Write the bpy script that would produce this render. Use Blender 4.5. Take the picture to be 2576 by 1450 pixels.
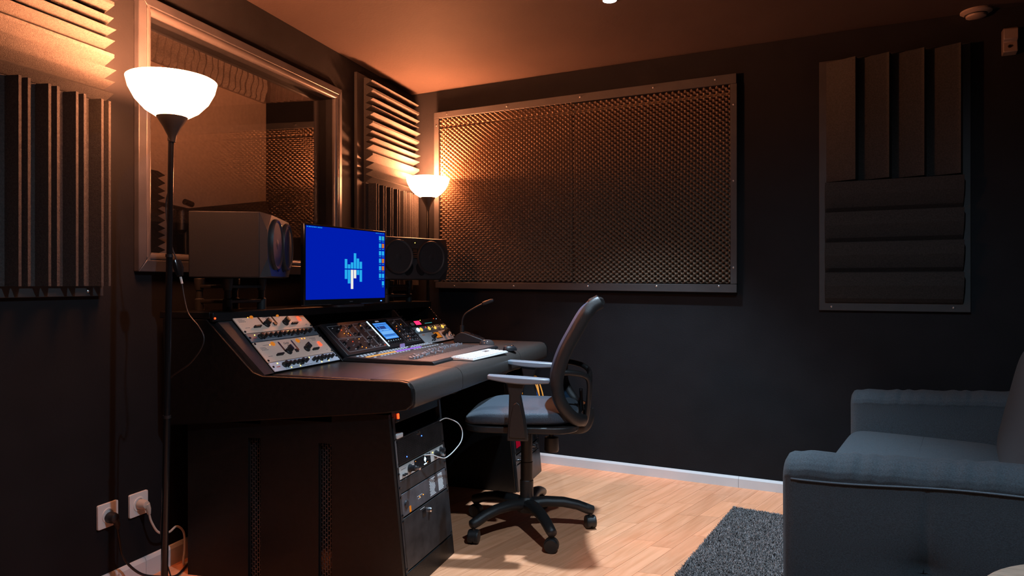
import bpy, bmesh, math, random
from mathutils import Vector, Matrix
import numpy as np
random.seed(7); rng = np.random.default_rng(11)
for o in list(bpy.data.objects): bpy.data.objects.remove(o)
scn = bpy.context.scene
COL = scn.collection
R = math.radians
PI = math.pi

# ------------------------------------------------------------------ camera, world, exposure
YAW = math.atan(577 / 1717.0)
cam_d = bpy.data.cameras.new('camera'); cam = bpy.data.objects.new('camera', cam_d); COL.objects.link(cam)
cam.location = (0, 0, 1.13); cam.rotation_euler = (R(90), 0, YAW)
cam_d.sensor_width = 36; cam_d.lens = 1717 / 2576 * 36; cam_d.shift_y = -10 / 2576; cam_d.clip_start = .02
scn.camera = cam
w = bpy.data.worlds.new('world'); scn.world = w; w.use_nodes = True
w.node_tree.nodes['Background'].inputs[0].default_value = (.0, .0, .0, 1)
w.node_tree.nodes['Background'].inputs[1].default_value = 0
vs = scn.view_settings
vs.view_transform = 'Standard'; vs.look = 'None'; vs.gamma = 1; vs.use_curve_mapping = False; vs.exposure = 0.0
LAMP_W, LAMP_COL = 165, (1, .315, .125)
SPOT_W, SPOT_COL = 270, (.60, .81, 1)

# ------------------------------------------------------------------ helpers
def C(h):
    h = h.lstrip('#'); v = [int(h[i:i+2], 16) / 255 for i in (0, 2, 4)]
    return tuple(x / 12.92 if x <= .04045 else ((x + .055) / 1.055) ** 2.4 for x in v)

def mat(name, col, rough=.5, metal=0, noise=0, nscale=20, bump=0, bscale=200, spec=.5, emit=None, es=0, coat=0, stretch=None, sheen=0):
    m = bpy.data.materials.new(name); m.use_nodes = True
    nt = m.node_tree; b = nt.nodes['Principled BSDF']
    if isinstance(col, str): col = C(col)
    b.inputs['Base Color'].default_value = (*col, 1)
    b.inputs['Roughness'].default_value = rough; b.inputs['Metallic'].default_value = metal
    b.inputs['Specular IOR Level'].default_value = spec
    b.inputs['Coat Weight'].default_value = coat
    b.inputs['Sheen Weight'].default_value = sheen
    if emit is not None:
        if isinstance(emit, str): emit = C(emit)
        b.inputs['Emission Color'].default_value = (*emit, 1); b.inputs['Emission Strength'].default_value = es
    if noise or bump:
        tc = nt.nodes.new('ShaderNodeTexCoord'); src = tc.outputs['Object']
        if stretch:
            mp = nt.nodes.new('ShaderNodeMapping'); mp.inputs['Scale'].default_value = stretch
            nt.links.new(src, mp.inputs['Vector']); src = mp.outputs['Vector']
    if noise:
        n = nt.nodes.new('ShaderNodeTexNoise'); n.inputs['Scale'].default_value = nscale; n.inputs['Detail'].default_value = 5
        nt.links.new(src, n.inputs['Vector'])
        r = nt.nodes.new('ShaderNodeValToRGB')
        r.color_ramp.elements[0].position = .3; r.color_ramp.elements[1].position = .7
        r.color_ramp.elements[0].color = (*[max(0, c * (1 - noise)) for c in col], 1)
        r.color_ramp.elements[1].color = (*[min(1, c * (1 + noise)) for c in col], 1)
        nt.links.new(n.outputs['Fac'], r.inputs['Fac']); nt.links.new(r.outputs['Color'], b.inputs['Base Color'])
    if bump:
        n2 = nt.nodes.new('ShaderNodeTexNoise'); n2.inputs['Scale'].default_value = bscale; n2.inputs['Detail'].default_value = 3
        nt.links.new(src, n2.inputs['Vector'])
        bp = nt.nodes.new('ShaderNodeBump'); bp.inputs['Strength'].default_value = bump; bp.inputs['Distance'].default_value = .004
        nt.links.new(n2.outputs['Fac'], bp.inputs['Height']); nt.links.new(bp.outputs['Normal'], b.inputs['Normal'])
    return m

def emi(name, col, s):
    m = bpy.data.materials.new(name); m.use_nodes = True; nt = m.node_tree
    for n in list(nt.nodes): nt.nodes.remove(n)
    e = nt.nodes.new('ShaderNodeEmission'); o = nt.nodes.new('ShaderNodeOutputMaterial')
    e.inputs[0].default_value = (*(C(col) if isinstance(col, str) else col), 1); e.inputs[1].default_value = s
    nt.links.new(e.outputs[0], o.inputs[0]); return m

class MB:
    def __init__(s): s.v = []; s.f = []
    def add(s, vs, fs):
        o = len(s.v); s.v += [tuple(p) for p in vs]; s.f += [tuple(i + o for i in f) for f in fs]; return s
    def box(s, x0, x1, y0, y1, z0, z1):
        vs = [(x, y, z) for z in (z0, z1) for y in (y0, y1) for x in (x0, x1)]
        return s.add(vs, [(0, 2, 3, 1), (4, 5, 7, 6), (0, 1, 5, 4), (2, 6, 7, 3), (0, 4, 6, 2), (1, 3, 7, 5)])
    def hexa(s, p):   # 8 points, bottom 4 (ccw from above) then top 4
        return s.add(p, [(3, 2, 1, 0), (4, 5, 6, 7), (0, 1, 5, 4), (1, 2, 6, 5), (2, 3, 7, 6), (3, 0, 4, 7)])
    def prism(s, prof, axis, a, b, shear=None):
        n = len(prof); vs = []
        for t in (a, b):
            for (u, q) in prof:
                p = {'x': (t, u, q), 'y': (u, t, q), 'z': (u, q, t)}[axis]
                if shear: p = shear(p)
                vs.append(p)
        fs = [tuple(range(n))[::-1], tuple(range(n, 2 * n))] + [(i, (i + 1) % n, n + (i + 1) % n, n + i) for i in range(n)]
        return s.add(vs, fs)
    def lathe(s, prof, c=(0, 0, 0), n=24, axis='z', caps=True):
        vs = []
        for (r, h) in prof:
            for k in range(n):
                a = 2 * PI * k / n; ca, sa = r * math.cos(a), r * math.sin(a)
                p = {'z': (ca, sa, h), 'y': (ca, h, -sa), 'x': (h, ca, sa)}[axis]
                vs.append((p[0] + c[0], p[1] + c[1], p[2] + c[2]))
        m = len(prof); fs = []
        for j in range(m - 1):
            for k in range(n):
                k2 = (k + 1) % n
                fs.append((j * n + k, j * n + k2, (j + 1) * n + k2, (j + 1) * n + k))
        if caps: fs += [tuple(range(n))[::-1], tuple((m - 1) * n + k for k in range(n))]
        return s.add(vs, fs)
    def cyl(s, c, r, h, n=16, axis='z', r2=None):
        return s.lathe([(r, 0), (r if r2 is None else r2, h)], c, n, axis)
    def ball(s, c, r, n=12, m=8, sc=(1, 1, 1)):
        vs = [(c[0], c[1], c[2] - r * sc[2])]
        for j in range(1, m):
            t = PI * j / m
            for k in range(n):
                a = 2 * PI * k / n
                vs.append((c[0] + r * sc[0] * math.sin(t) * math.cos(a), c[1] + r * sc[1] * math.sin(t) * math.sin(a), c[2] - r * sc[2] * math.cos(t)))
        vs.append((c[0], c[1], c[2] + r * sc[2])); L = len(vs) - 1; fs = []
        for k in range(n):
            k2 = (k + 1) % n
            fs.append((0, 1 + k2, 1 + k)); fs.append((L, 1 + (m - 2) * n + k, 1 + (m - 2) * n + k2))
            for j in range(m - 2):
                fs.append((1 + j * n + k, 1 + j * n + k2, 1 + (j + 1) * n + k2, 1 + (j + 1) * n + k))
        return s.add(vs, fs)
    def tube(s, pts, r, n=8, ry=None, up=None):
        pts = [Vector(p) for p in pts]; rs = r if isinstance(r, (list, tuple)) else [r] * len(pts)
        rys = rs if ry is None else (ry if isinstance(ry, (list, tuple)) else [ry] * len(pts))
        vs = []; fs = []; prev = Vector(up) if up else None
        for i, p in enumerate(pts):
            t = (pts[min(i + 1, len(pts) - 1)] - pts[max(i - 1, 0)]).normalized()
            if prev is None: prev = Vector((0, 0, 1)) if abs(t.z) < .9 else Vector((1, 0, 0))
            u = (prev - t * prev.dot(t)).normalized(); q = t.cross(u)
            if not up: prev = u
            for k in range(n):
                a = 2 * PI * (k + .5) / n
                vs.append(p + u * (rs[i] * math.cos(a)) + q * (rys[i] * math.sin(a)))
        for i in range(len(pts) - 1):
            for k in range(n):
                k2 = (k + 1) % n
                fs.append((i * n + k, i * n + k2, (i + 1) * n + k2, (i + 1) * n + k))
        fs += [tuple(range(n))[::-1], tuple((len(pts) - 1) * n + k for k in range(n))]
        return s.add(vs, fs)
    def grid(s, fn, nu, nv, closed=False):
        vs = [fn(i / nu, j / nv) for j in range(nv + 1) for i in range(nu + 1)]
        fs = [(j * (nu + 1) + i, j * (nu + 1) + i + 1, (j + 1) * (nu + 1) + i + 1, (j + 1) * (nu + 1) + i) for j in range(nv) for i in range(nu)]
        return s.add(vs, fs)
    def shift(s, d): s.v = [(p[0] - d[0], p[1] - d[1], p[2] - d[2]) for p in s.v]; return s
    def mesh(s, name, m, smooth=30):
        me = bpy.data.meshes.new(name); me.from_pydata(s.v, [], s.f)
        bm = bmesh.new(); bm.from_mesh(me); bmesh.ops.recalc_face_normals(bm, faces=bm.faces); bm.to_mesh(me); bm.free()
        if smooth:
            me.polygons.foreach_set('use_smooth', [True] * len(me.polygons)); me.set_sharp_from_angle(angle=R(smooth))
        me.materials.append(m); me.update(); return me

def spline(pts, k=8):
    P = [Vector(p) for p in pts]; out = []
    for i in range(len(P) - 1):
        a, b, c, d = P[max(i - 1, 0)], P[i], P[i + 1], P[min(i + 2, len(P) - 1)]
        for j in range(k):
            t = j / k
            out.append(.5 * ((2 * b) + (c - a) * t + (2 * a - 5 * b + 4 * c - d) * t * t + (3 * b - a - 3 * c + d) * t ** 3))
    return out + [P[-1]]

def rrect(w, h, r, n=5):   # rounded rectangle outline centred at 0
    o = []
    for (cx, cy, a0) in ((w/2-r, h/2-r, 0), (-w/2+r, h/2-r, 90), (-w/2+r, -h/2+r, 180), (w/2-r, -h/2+r, 270)):
        for k in range(n + 1):
            a = R(a0 + 90 * k / n); o.append((cx + r * math.cos(a), cy + r * math.sin(a)))
    return o

def tag(o, label=None, cat=None, group=None, kind=None):
    if label: o['label'] = label
    if cat: o['category'] = cat
    if group: o['group'] = group
    if kind: o['kind'] = kind
    return o
def thing(name, label, cat, loc=(0, 0, 0), rot=(0, 0, 0), group=None, kind=None):
    o = bpy.data.objects.new(name, None); COL.objects.link(o); o.location = loc; o.rotation_euler = rot
    o.empty_display_size = .05
    return tag(o, label, cat, group, kind)
def part(name, mb, m, parent=None, loc=(0, 0, 0), rot=(0, 0, 0), bevel=0, smooth=30, seg=2, label=None, world=False):
    if isinstance(mb, MB):
        if world and parent is not None: mb.shift(parent.location)
        me = mb.mesh(name, m, smooth)
    else: me = mb
    o = bpy.data.objects.new(name, me); COL.objects.link(o); o.parent = parent; o.location = loc; o.rotation_euler = rot
    if bevel:
        b = o.modifiers.new('bevel', 'BEVEL'); b.width = bevel; b.segments = seg; b.limit_method = 'ANGLE'; b.angle_limit = R(35)
        b.harden_normals = False
    if label: o['label'] = label
    return o
def text(s, size, m, parent, loc, rot=(R(90), 0, 0), name='lettering', depth=.0004, shear=0):
    cu = bpy.data.curves.new('t', 'FONT'); cu.body = s; cu.size = size; cu.extrude = depth; cu.align_x = 'CENTER'; cu.align_y = 'CENTER'; cu.shear = shear
    to = bpy.data.objects.new('t', cu); COL.objects.link(to)
    me = bpy.data.meshes.new_from_object(to.evaluated_get(bpy.context.evaluated_depsgraph_get()))
    bpy.data.objects.remove(to); me.materials.clear(); me.materials.append(m)
    o = bpy.data.objects.new(name, me); COL.objects.link(o); o.parent = parent; o.location = loc; o.rotation_euler = rot
    return o

# ------------------------------------------------------------------ materials
M = {}
M['wall'] = mat('wall_paint', (.0108, .0108, .0125), .65, noise=.12, nscale=6, bump=.15, bscale=120, spec=.12)
M['ceil'] = mat('ceiling_paint', (.038, .028, .025), .75, noise=.08, nscale=3, bump=.2, bscale=90, spec=.08)
M['white_trim'] = mat('white_trim', (.62, .62, .62), .35, noise=.05, nscale=4)
M['booth'] = mat('booth_wall', (.80, .64, .56), .8, noise=.08, nscale=40, bump=.3, bscale=260)
M['foam'] = mat('grey_foam', (.048, .045, .044), .9, noise=.25, nscale=160, bump=.5, bscale=420, spec=.25)
M['foam_dark'] = mat('charcoal_foam', (.032, .031, .031), .9, noise=.3, nscale=120, bump=.4, bscale=400, spec=.2)
M['foam_egg'] = mat('egg_foam', (.19, .135, .095), .9, noise=.2, nscale=90, spec=.1)
M['board'] = mat('painted_board', (.028, .027, .028), .6, noise=.12, nscale=14, bump=.1, bscale=80)
M['frame_paint'] = mat('frame_paint', (.045, .045, .052), .35, noise=.2, nscale=9, bump=.12, bscale=60, stretch=(1, 1, 1))
M['screw'] = mat('screw_steel', (.5, .5, .5), .35, 1)
M['black'] = mat('black_plastic', (.012, .012, .014), .42, bump=.12, bscale=500)
M['rubber'] = mat('rubber', (.012, .012, .013), .55)
M['black_gloss'] = mat('black_gloss', (.008, .008, .009), .15)
M['desk'] = mat('desk_laminate', (.0048, .0046, .0048), .38, noise=.3, nscale=60, bump=.12, bscale=300, spec=.3)
M['cheek'] = mat('rack_cheek', (.030, .030, .033), .4, noise=.2, nscale=90)
M['vent'] = mat('vent_steel', (.10, .10, .11), .35, .8)
M['desk_top'] = mat('desk_top', (.060, .043, .035), .30, noise=.2, nscale=120, bump=.12, bscale=700, spec=.7)
M['pad'] = mat('armrest_pad', (.048, .040, .036), .32, noise=.2, nscale=150, bump=.15, bscale=800)
M['steel_dark'] = mat('dark_steel', (.06, .06, .065), .38, .7, noise=.35, nscale=18)
M['gear_grey'] = mat('gear_grey', (.12, .12, .135), .4, .5, noise=.25, nscale=22)
M['silver'] = mat('silver_panel', (.62, .60, .57), .42, .35, noise=.05, nscale=200)
M['champagne'] = mat('champagne_panel', (.95, .67, .52), .5, 0, noise=.05, nscale=250)
M['steel'] = mat('brushed_steel', (.42, .44, .47), .35, .6, noise=.1, nscale=60, stretch=(1, 8, 8))
M['blue_steel'] = mat('blue_grey_panel', (.20, .24, .28), .4, .4, noise=.1, nscale=80)
M['pale_panel'] = mat('pale_blue_panel', (.50, .55, .58), .45, .2, noise=.05, nscale=80)
M['chrome'] = mat('chrome', (.75, .75, .75), .18, 1)
M['white_plastic'] = mat('white_plastic', (.68, .67, .65), .35)
M['beige_plastic'] = mat('beige_plastic', (.50, .44, .38), .45)
M['grey_print'] = mat('grey_print', (.12, .11, .11), .6)
M['white_print'] = mat('white_print', (.72, .74, .76), .5)
M['chair_black'] = mat('chair_plastic', (.018, .017, .017), .38, bump=.25, bscale=500)
M['seat_fabric'] = mat('seat_fabric', (.036, .052, .074), .6, noise=.45, nscale=420, bump=.6, bscale=500, sheen=.15, stretch=(1, .5, 1))
M['mesh_fabric'] = mat('back_mesh', (.012, .050, .105), .5, noise=.4, nscale=500, bump=.5, bscale=700)
M['arm_pad'] = mat('arm_pad', (.20, .23, .27), .34)
M['sofa'] = mat('sofa_fabric', (.034, .050, .062), .85, noise=.42, nscale=260, bump=.45, bscale=700, sheen=.04, stretch=(1, 1, 2.4))
M['sofa_pipe'] = mat('sofa_piping', (.085, .115, .14), .8, noise=.2, nscale=300)
M['wood_table'] = mat('pale_wood', (.42, .34, .26), .45, noise=.2, nscale=14, stretch=(1, 8, 1))
M['orange_cable'] = mat('orange_cable', (.85, .28, .02), .4)
M['blue_cable'] = mat('blue_cable', (.02, .12, .5), .4)
M['speaker_box'] = mat('speaker_box', (.0085, .0085, .0088), .6, noise=.15, nscale=200, bump=.2, bscale=500, spec=.3)
M['speaker_face'] = mat('speaker_face', (.022, .021, .022), .4, noise=.1, nscale=200, bump=.1, bscale=500)
M['cone'] = mat('speaker_cone', (.014, .016, .019), .6, noise=.2, nscale=120, spec=.25)
M['screen_blue'] = emi('screen_blue', (.0, .012, .42), 1.0)
M['e_cyan'] = emi('screen_cyan', (.02, .42, .85), 1.0)
M['e_white'] = emi('screen_white', (.85, .85, .8), 1.0)
M['e_orange_i'] = emi('screen_orange', (.75, .22, .03), .8)
M['e_teal'] = emi('screen_teal', (.04, .45, .55), .9)
M['e_red'] = emi('led_red', (1, .05, .01), 4)
M['e_pink'] = emi('display_red', (1, .02, .10), 2.2)
M['e_orange'] = emi('led_orange', (1, .26, .02), 4)
M['e_amber'] = emi('amber_lamp', (1, .30, .03), .55)
M['e_yellow'] = emi('led_yellow', (1, .72, .12), 4)
M['e_blue'] = emi('led_blue', (.03, .10, 1), 12)
M['e_ice'] = emi('led_ice', (.55, .85, 1), 3)
M['e_purple'] = emi('strip_purple', (.30, .12, 1), 1.6)
M['e_strip'] = emi('strip_orange', (1, .42, .10), 1.3)
M['e_ui'] = emi('console_ui', (.06, .28, .85), 1.0)
M['e_ui2'] = emi('console_ui_pale', (.18, .45, .90), 1.0)
M['e_uid'] = emi('console_ui_dark', (.02, .05, .22), 1.0)
# lamp shade: frosted opal glass that glows
m = M['shade'] = mat('opal_shade', (.8, .75, .68), .4, emit=(1, .33, .135), es=75)
# glass pane: reflects by Fresnel, otherwise clear
g = bpy.data.materials.new('window_glass'); g.use_nodes = True; nt = g.node_tree
for n in list(nt.nodes): nt.nodes.remove(n)
out = nt.nodes.new('ShaderNodeOutputMaterial'); mx = nt.nodes.new('ShaderNodeMixShader'); tr = nt.nodes.new('ShaderNodeBsdfTransparent')
gl = nt.nodes.new('ShaderNodeBsdfGlossy'); gl.inputs['Roughness'].default_value = .0; gl.inputs['Color'].default_value = (1, 1, 1, 1)
fr = nt.nodes.new('ShaderNodeFresnel'); geo = nt.nodes.new('ShaderNodeNewGeometry')
mixv = nt.nodes.new('ShaderNodeMix'); mixv.data_type = 'FLOAT'; mixv.inputs[2].default_value = 2.0; mixv.inputs[3].default_value = 1 / 2.0
nt.links.new(geo.outputs['Backfacing'], mixv.inputs[0]); nt.links.new(mixv.outputs[0], fr.inputs['IOR'])
nt.links.new(fr.outputs[0], mx.inputs[0]); nt.links.new(tr.outputs[0], mx.inputs[1]); nt.links.new(gl.outputs[0], mx.inputs[2]); nt.links.new(mx.outputs[0], out.inputs[0])
tr.inputs[0].default_value = (.96, .96, .95, 1)
M['glass'] = g
# parquet strip: grain along local x, tone from the strip itself
def wood(name):
    m = bpy.data.materials.new(name); m.use_nodes = True; nt = m.node_tree; b = nt.nodes['Principled BSDF']
    tc = nt.nodes.new('ShaderNodeTexCoord'); oi = nt.nodes.new('ShaderNodeObjectInfo')
    mp = nt.nodes.new('ShaderNodeMapping'); mp.inputs['Scale'].default_value = (2.2, 26, 1)
    cmb = nt.nodes.new('ShaderNodeCombineXYZ'); ml = nt.nodes.new('ShaderNodeMath'); ml.operation = 'MULTIPLY'; ml.inputs[1].default_value = 37
    nt.links.new(oi.outputs['Random'], ml.inputs[0]); nt.links.new(ml.outputs[0], cmb.inputs[0]); nt.links.new(ml.outputs[0], cmb.inputs[1])
    nt.links.new(cmb.outputs[0], mp.inputs['Location']); nt.links.new(tc.outputs['Object'], mp.inputs['Vector'])
    n = nt.nodes.new('ShaderNodeTexNoise'); n.inputs['Scale'].default_value = 1.6; n.inputs['Detail'].default_value = 6; n.inputs['Distortion'].default_value = .8
    nt.links.new(mp.outputs[0], n.inputs['Vector'])
    r = nt.nodes.new('ShaderNodeValToRGB'); r.color_ramp.elements[0].position = .32; r.color_ramp.elements[1].position = .68
    r.color_ramp.elements[0].color = (.78, .320, .155, 1); r.color_ramp.elements[1].color = (.93, .425, .230, 1)
    nt.links.new(n.outputs['Fac'], r.inputs['Fac'])
    hv = nt.nodes.new('ShaderNodeHueSaturation'); ml2 = nt.nodes.new('ShaderNodeMapRange'); ml2.inputs['To Min'].default_value = .88; ml2.inputs['To Max'].default_value = 1.08
    nt.links.new(oi.outputs['Random'], ml2.inputs['Value']); nt.links.new(ml2.outputs[0], hv.inputs['Value']); nt.links.new(r.outputs[0], hv.inputs['Color'])
    nt.links.new(hv.outputs[0], b.inputs['Base Color']); b.inputs['Roughness'].default_value = .38; b.inputs['Specular IOR Level'].default_value = .35
    return m
M['wood'] = wood('parquet')
M['joint'] = mat('parquet_joint', (.40, .19, .10), .7)

# ------------------------------------------------------------------ the room
CEIL = 2.45
XL = -2.18
COR = Vector((-2.163, 4.289, 0)); BANG = R(-7.634)       # corner and direction of the angled back wall
def bw(s, out=0.0, z=0.0):                                # a point on the back wall
    return (COR.x + s * math.cos(BANG) + out * math.sin(BANG), COR.y + s * math.sin(BANG) - out * math.cos(BANG), z)
LWROT = (0, 0, R(90)); BWROT = (0, 0, BANG)
XR, YB = 1.85, -1.6
# left wall with the window opening
WY0, WY1, WZ0, WZ1 = 2.032, 3.322, 1.244, 2.172
mb = MB()
mb.box(XL - .12, XL, YB, WY0, 0, CEIL); mb.box(XL - .12, XL, WY1, 4.45, 0, CEIL)
mb.box(XL - .12, XL, WY0, WY1, 0, WZ0); mb.box(XL - .12, XL, WY0, WY1, WZ1, CEIL)
tag(part('wall_left', mb, M['wall'], smooth=0), kind='structure')
wb = tag(part('wall_back', MB().box(-.02, 4.3, 0, .12, 0, CEIL), M['wall'], loc=bw(0), rot=BWROT, smooth=0), kind='structure')
tag(part('wall_right', MB().box(XR, XR + .1, YB, 4.0, 0, CEIL), M['wall'], smooth=0), kind='structure')
tag(part('wall_rear', MB().box(XL - .1, XR + .1, YB - .1, YB, 0, CEIL), M['wall'], smooth=0), kind='structure')
tag(part('ceiling', MB().box(XL - .12, XR + .1, YB - .1, 4.45, CEIL, CEIL + .1), M['ceil'], smooth=0), kind='structure')

# floor of parquet strips running at an angle, end joints square to the side wall
fl = tag(part('floor', MB().box(XL - .12, XR + .1, YB - .1, 4.45, -.06, -.0035), M['joint'], smooth=0), kind='structure')
FD = Vector((math.cos(R(69.5)), math.sin(R(69.5)), 0)); FE = Vector((math.cos(R(2.5)), math.sin(R(2.5)), 0))
SW = .0945                                                  # strip width measured along an end joint
BWN = Vector((math.sin(BANG), -math.cos(BANG), 0))
PLANES = [(Vector((XL + .001, 0, 0)), Vector((1, 0, 0))), (Vector((XR, 0, 0)), Vector((-1, 0, 0))), (Vector((0, YB, 0)), Vector((0, 1, 0))), (COR, BWN)]
def clip(poly):
    cut = False
    for (p0, n) in PLANES:
        outp = []
        for k in range(len(poly)):
            a_, b_ = poly[k], poly[(k + 1) % len(poly)]; da, db = (a_ - p0).dot(n), (b_ - p0).dot(n)
            if da >= 0: outp.append(a_)
            if (da >= 0) != (db >= 0): outp.append(a_ + (b_ - a_) * (da / (da - db))); cut = True
        poly = outp
        if len(poly) < 3: return None, True
    return poly, cut
near, far = [], MB()
SS, CC = math.sin(YAW), math.cos(YAW)
FROT = Matrix.Rotation(-R(69.5), 3, 'Z')
def slab(mb, pts):
    n = len(pts); mb.add([(p.x, p.y, -.0035) for p in pts] + [(p.x, p.y, 0) for p in pts], [tuple(range(n))[::-1], tuple(range(n, 2 * n))] + [(i, (i + 1) % n, n + (i + 1) % n, n + i) for i in range(n)])
for i in range(-52, 52):
    t = -3.2 + rng.random() * .4
    while t < 6.2:
        L = float(rng.choice([.28, .36, .42, .5, .58])); o = FE * (i * SW) + FD * t; g_ = .0006
        base = [FE * g_ + FD * g_, FE * (SW - g_) + FD * g_, FE * (SW - g_) + FD * (L - g_), FE * g_ + FD * (L - g_)]
        poly, cut = clip([p + o for p in base]); t += L
        if poly is None: continue
        c = sum(poly, Vector((0, 0, 0))) / len(poly)
        d = -SS * c.x + CC * c.y; l = CC * c.x + SS * c.y; vis = False
        if d > 1.5:
            px = 1288 + 1717 * l / d; py = 715 + 1717 * 1.13 / d
            vis = (1090 < px < 2010 and 1120 < py < 1580) or (230 < px < 500 and py < 1580)
        if vis: near.append((d, o, L, poly, cut))
        else: slab(far, [FROT @ p for p in poly])
near.sort(key=lambda q: q[0]); strip_me = {}
for k, (d, o, L, poly, cut) in enumerate(near):
    if k >= 300: slab(far, [FROT @ p for p in poly]); continue
    q = [FROT @ (p - o) for p in poly]; key = L
    if cut: key = ('cut', k)
    if key not in strip_me:
        mb = MB(); slab(mb, q); strip_me[key] = mb.mesh('floor_strip', M['wood'], 0)
    part('floor_strip', strip_me[key], None, fl, loc=tuple(o), rot=(0, 0, R(69.5)))
tag(part('floor_strips', far, M['wood'], fl, rot=(0, 0, R(69.5)), smooth=0), kind='stuff')

# baseboards
bb = tag(part('baseboard_left', MB().prism([(XL, 0), (XL + .014, 0), (XL + .014, .066), (XL + .008, .078), (XL, .08)], 'y', YB, 2.036), M['white_trim'], smooth=0), kind='structure')
bb2 = part('baseboard_board', MB().prism([(XL, 0), (XL + .014, 0), (XL + .014, .066), (XL + .008, .078), (XL, .08)], 'y', 2.0375, 4.27), M['white_trim'], bb, smooth=0)
bk = tag(part('baseboard_back', MB().prism([(0, 0), (-.014, 0), (-.014, .048), (-.008, .058), (0, .06)], 'x', .02, 2.168), M['white_trim'], loc=bw(0), rot=BWROT, smooth=0), kind='structure')
part('baseboard_board', MB().prism([(0, 0), (-.014, 0), (-.014, .048), (-.008, .058), (0, .06)], 'x', 2.1695, 4.0), M['white_trim'], bk, smooth=0)

# ------------------------------------------------------------------ window with the booth behind
wn = thing('window_1', None, None, (XL, (WY0 + WY1) / 2, (WZ0 + WZ1) / 2), kind='structure')
OY0, OY1, OZ0, OZ1 = 1.992, 3.374, 1.177, 2.236
def rail(name, corners_o, corners_i, parent):
    # mitred flat rail from outer edge to inner edge, raised from the wall
    (a, b), (c, d) = corners_o, corners_i          # outer a->b, inner c->d as (y,z)
    x0, x1, x2 = XL, XL + .026, XL + .034
    vs = [(x0, *a), (x0, *b), (x0, *d), (x0, *c), (x1, *a), (x1, *b), (x2, *d), (x2, *c)]
    return part(name, MB().add(vs, [(0, 1, 2, 3), (4, 7, 6, 5), (0, 4, 5, 1), (1, 5, 6, 2), (2, 6, 7, 3), (3, 7, 4, 0)]), M['frame_paint'], parent, world=True, bevel=.003)
IY0, IY1, IZ0, IZ1 = 2.022, 3.336, 1.222, 2.196
rail('frame_rail', ((OY0, OZ1), (OY1, OZ1)), ((IY0, IZ1), (IY1, IZ1)), wn)
rail('frame_rail', ((OY0, OZ0), (OY1, OZ0)), ((IY0, IZ0), (IY1, IZ0)), wn)
rail('frame_rail', ((OY0, OZ0), (OY0, OZ1)), ((IY0, IZ0), (IY0, IZ1)), wn)
rail('frame_rail', ((OY1, OZ0), (OY1, OZ1)), ((IY1, IZ0), (IY1, IZ1)), wn)
# rounded inner bead
M['bead'] = mat('bead_paint', (.07, .066, .07), .25, noise=.1, nscale=10)
for (p, q) in (((IY0, IZ1), (IY1, IZ1)), ((IY0, IZ0), (IY1, IZ0)), ((IY0, IZ0), (IY0, IZ1)), ((IY1, IZ0), (IY1, IZ1))):
    dy = .012 if p[0] == q[0] == IY0 else (-.012 if p[0] == q[0] else 0); dz = (.012 if p[1] == IZ0 else -.012) if p[1] == q[1] else 0
    part('bead', MB().tube([(XL + .014, p[0] + dy, p[1] + dz), (XL + .014, q[0] + dy, q[1] + dz)], .018, 14), M['bead'], wn, world=True)
for x in (XL - .045,):
    part('pane', MB().box(x - .003, x, WY0 - .01, WY1 + .01, WZ0 - .01, WZ1 + .01), M['glass'], wn, world=True, smooth=0)
# booth shell
BX = -3.32
tag(part('wall_booth_far', MB().box(BX - .08, BX, .9, 4.3, 0, 2.9), M['booth'], smooth=0), kind='structure')
tag(part('wall_booth_end', MB().box(BX, XL - .12, 4.19, 4.27, 0, 2.9), M['wall'], smooth=0), kind='structure')
tag(part('wall_booth_near', MB().box(BX, XL - .12, .9, .98, 0, 2.9), M['wall'], smooth=0), kind='structure')
tag(part('floor_booth', MB().box(BX, XL - .12, .98, 4.19, -.06, 0), M['desk_top'], smooth=0), kind='structure')
tag(part('wall_booth_front', MB().box(XL - .12, XL - .02, .9, 4.27, CEIL + .101, 2.9), M['wall'], smooth=0), kind='structure')
cb = tag(part('ceiling_booth', MB().box(BX, XL - .12, .98, 4.19, 2.86, 2.9), M['wall'], smooth=0), kind='structure')
M['foam_booth'] = mat('booth_foam', (.34, .29, .27), .9, noise=.2, nscale=120, bump=.4, bscale=300, spec=.2)
def far_foam(u, v):
    y = 1.3 + u * 2.86; z = 2.452 + v * .40
    h = .5 + .5 * math.sin((y + .010 * math.sin(z * 26) + .004 * math.sin(y * 31)) * 2 * PI / .055)
    return (BX + .012 + .038 * h * (1 if v > .02 else .6) + .006 * math.sin(z * 47 + y * 11), y, z)
bf = thing('booth_foam_band', 'ribbed grey foam band along the top of the booth wall behind the window', 'foam', (BX, 2.7, 2.45))
part('foam_sheet', MB().grid(far_foam, 420, 26), M['foam_booth'], bf, smooth=180, world=True)
part('foam_core', MB().box(BX + .002, BX + .02, 1.3, 4.16, 2.452, 2.852), M['foam_booth'], bf, world=True, smooth=0)
def end_foam(u, v):
    x = BX + .06 + u * .92; z = 2.452 + v * .40; h = .5 + .5 * math.sin((x + .010 * math.sin(z * 26)) * 2 * PI / .055)
    return (x, 4.188 - .012 - .038 * h, z)
part('foam_sheet', MB().grid(end_foam, 140, 20), M['foam_dark'], bf, smooth=180, world=True)
# dark low panel on the far wall of the booth
o = part('gobo_panel', MB().prism([(3.30, 0.6), (4.15, .6), (4.15, 1.735), (3.30, 1.585)], 'x', BX + .004, BX + .05), M['foam_dark'], smooth=0)
tag(o, 'dark slanted baffle board against the pale booth wall', 'panel')
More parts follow.
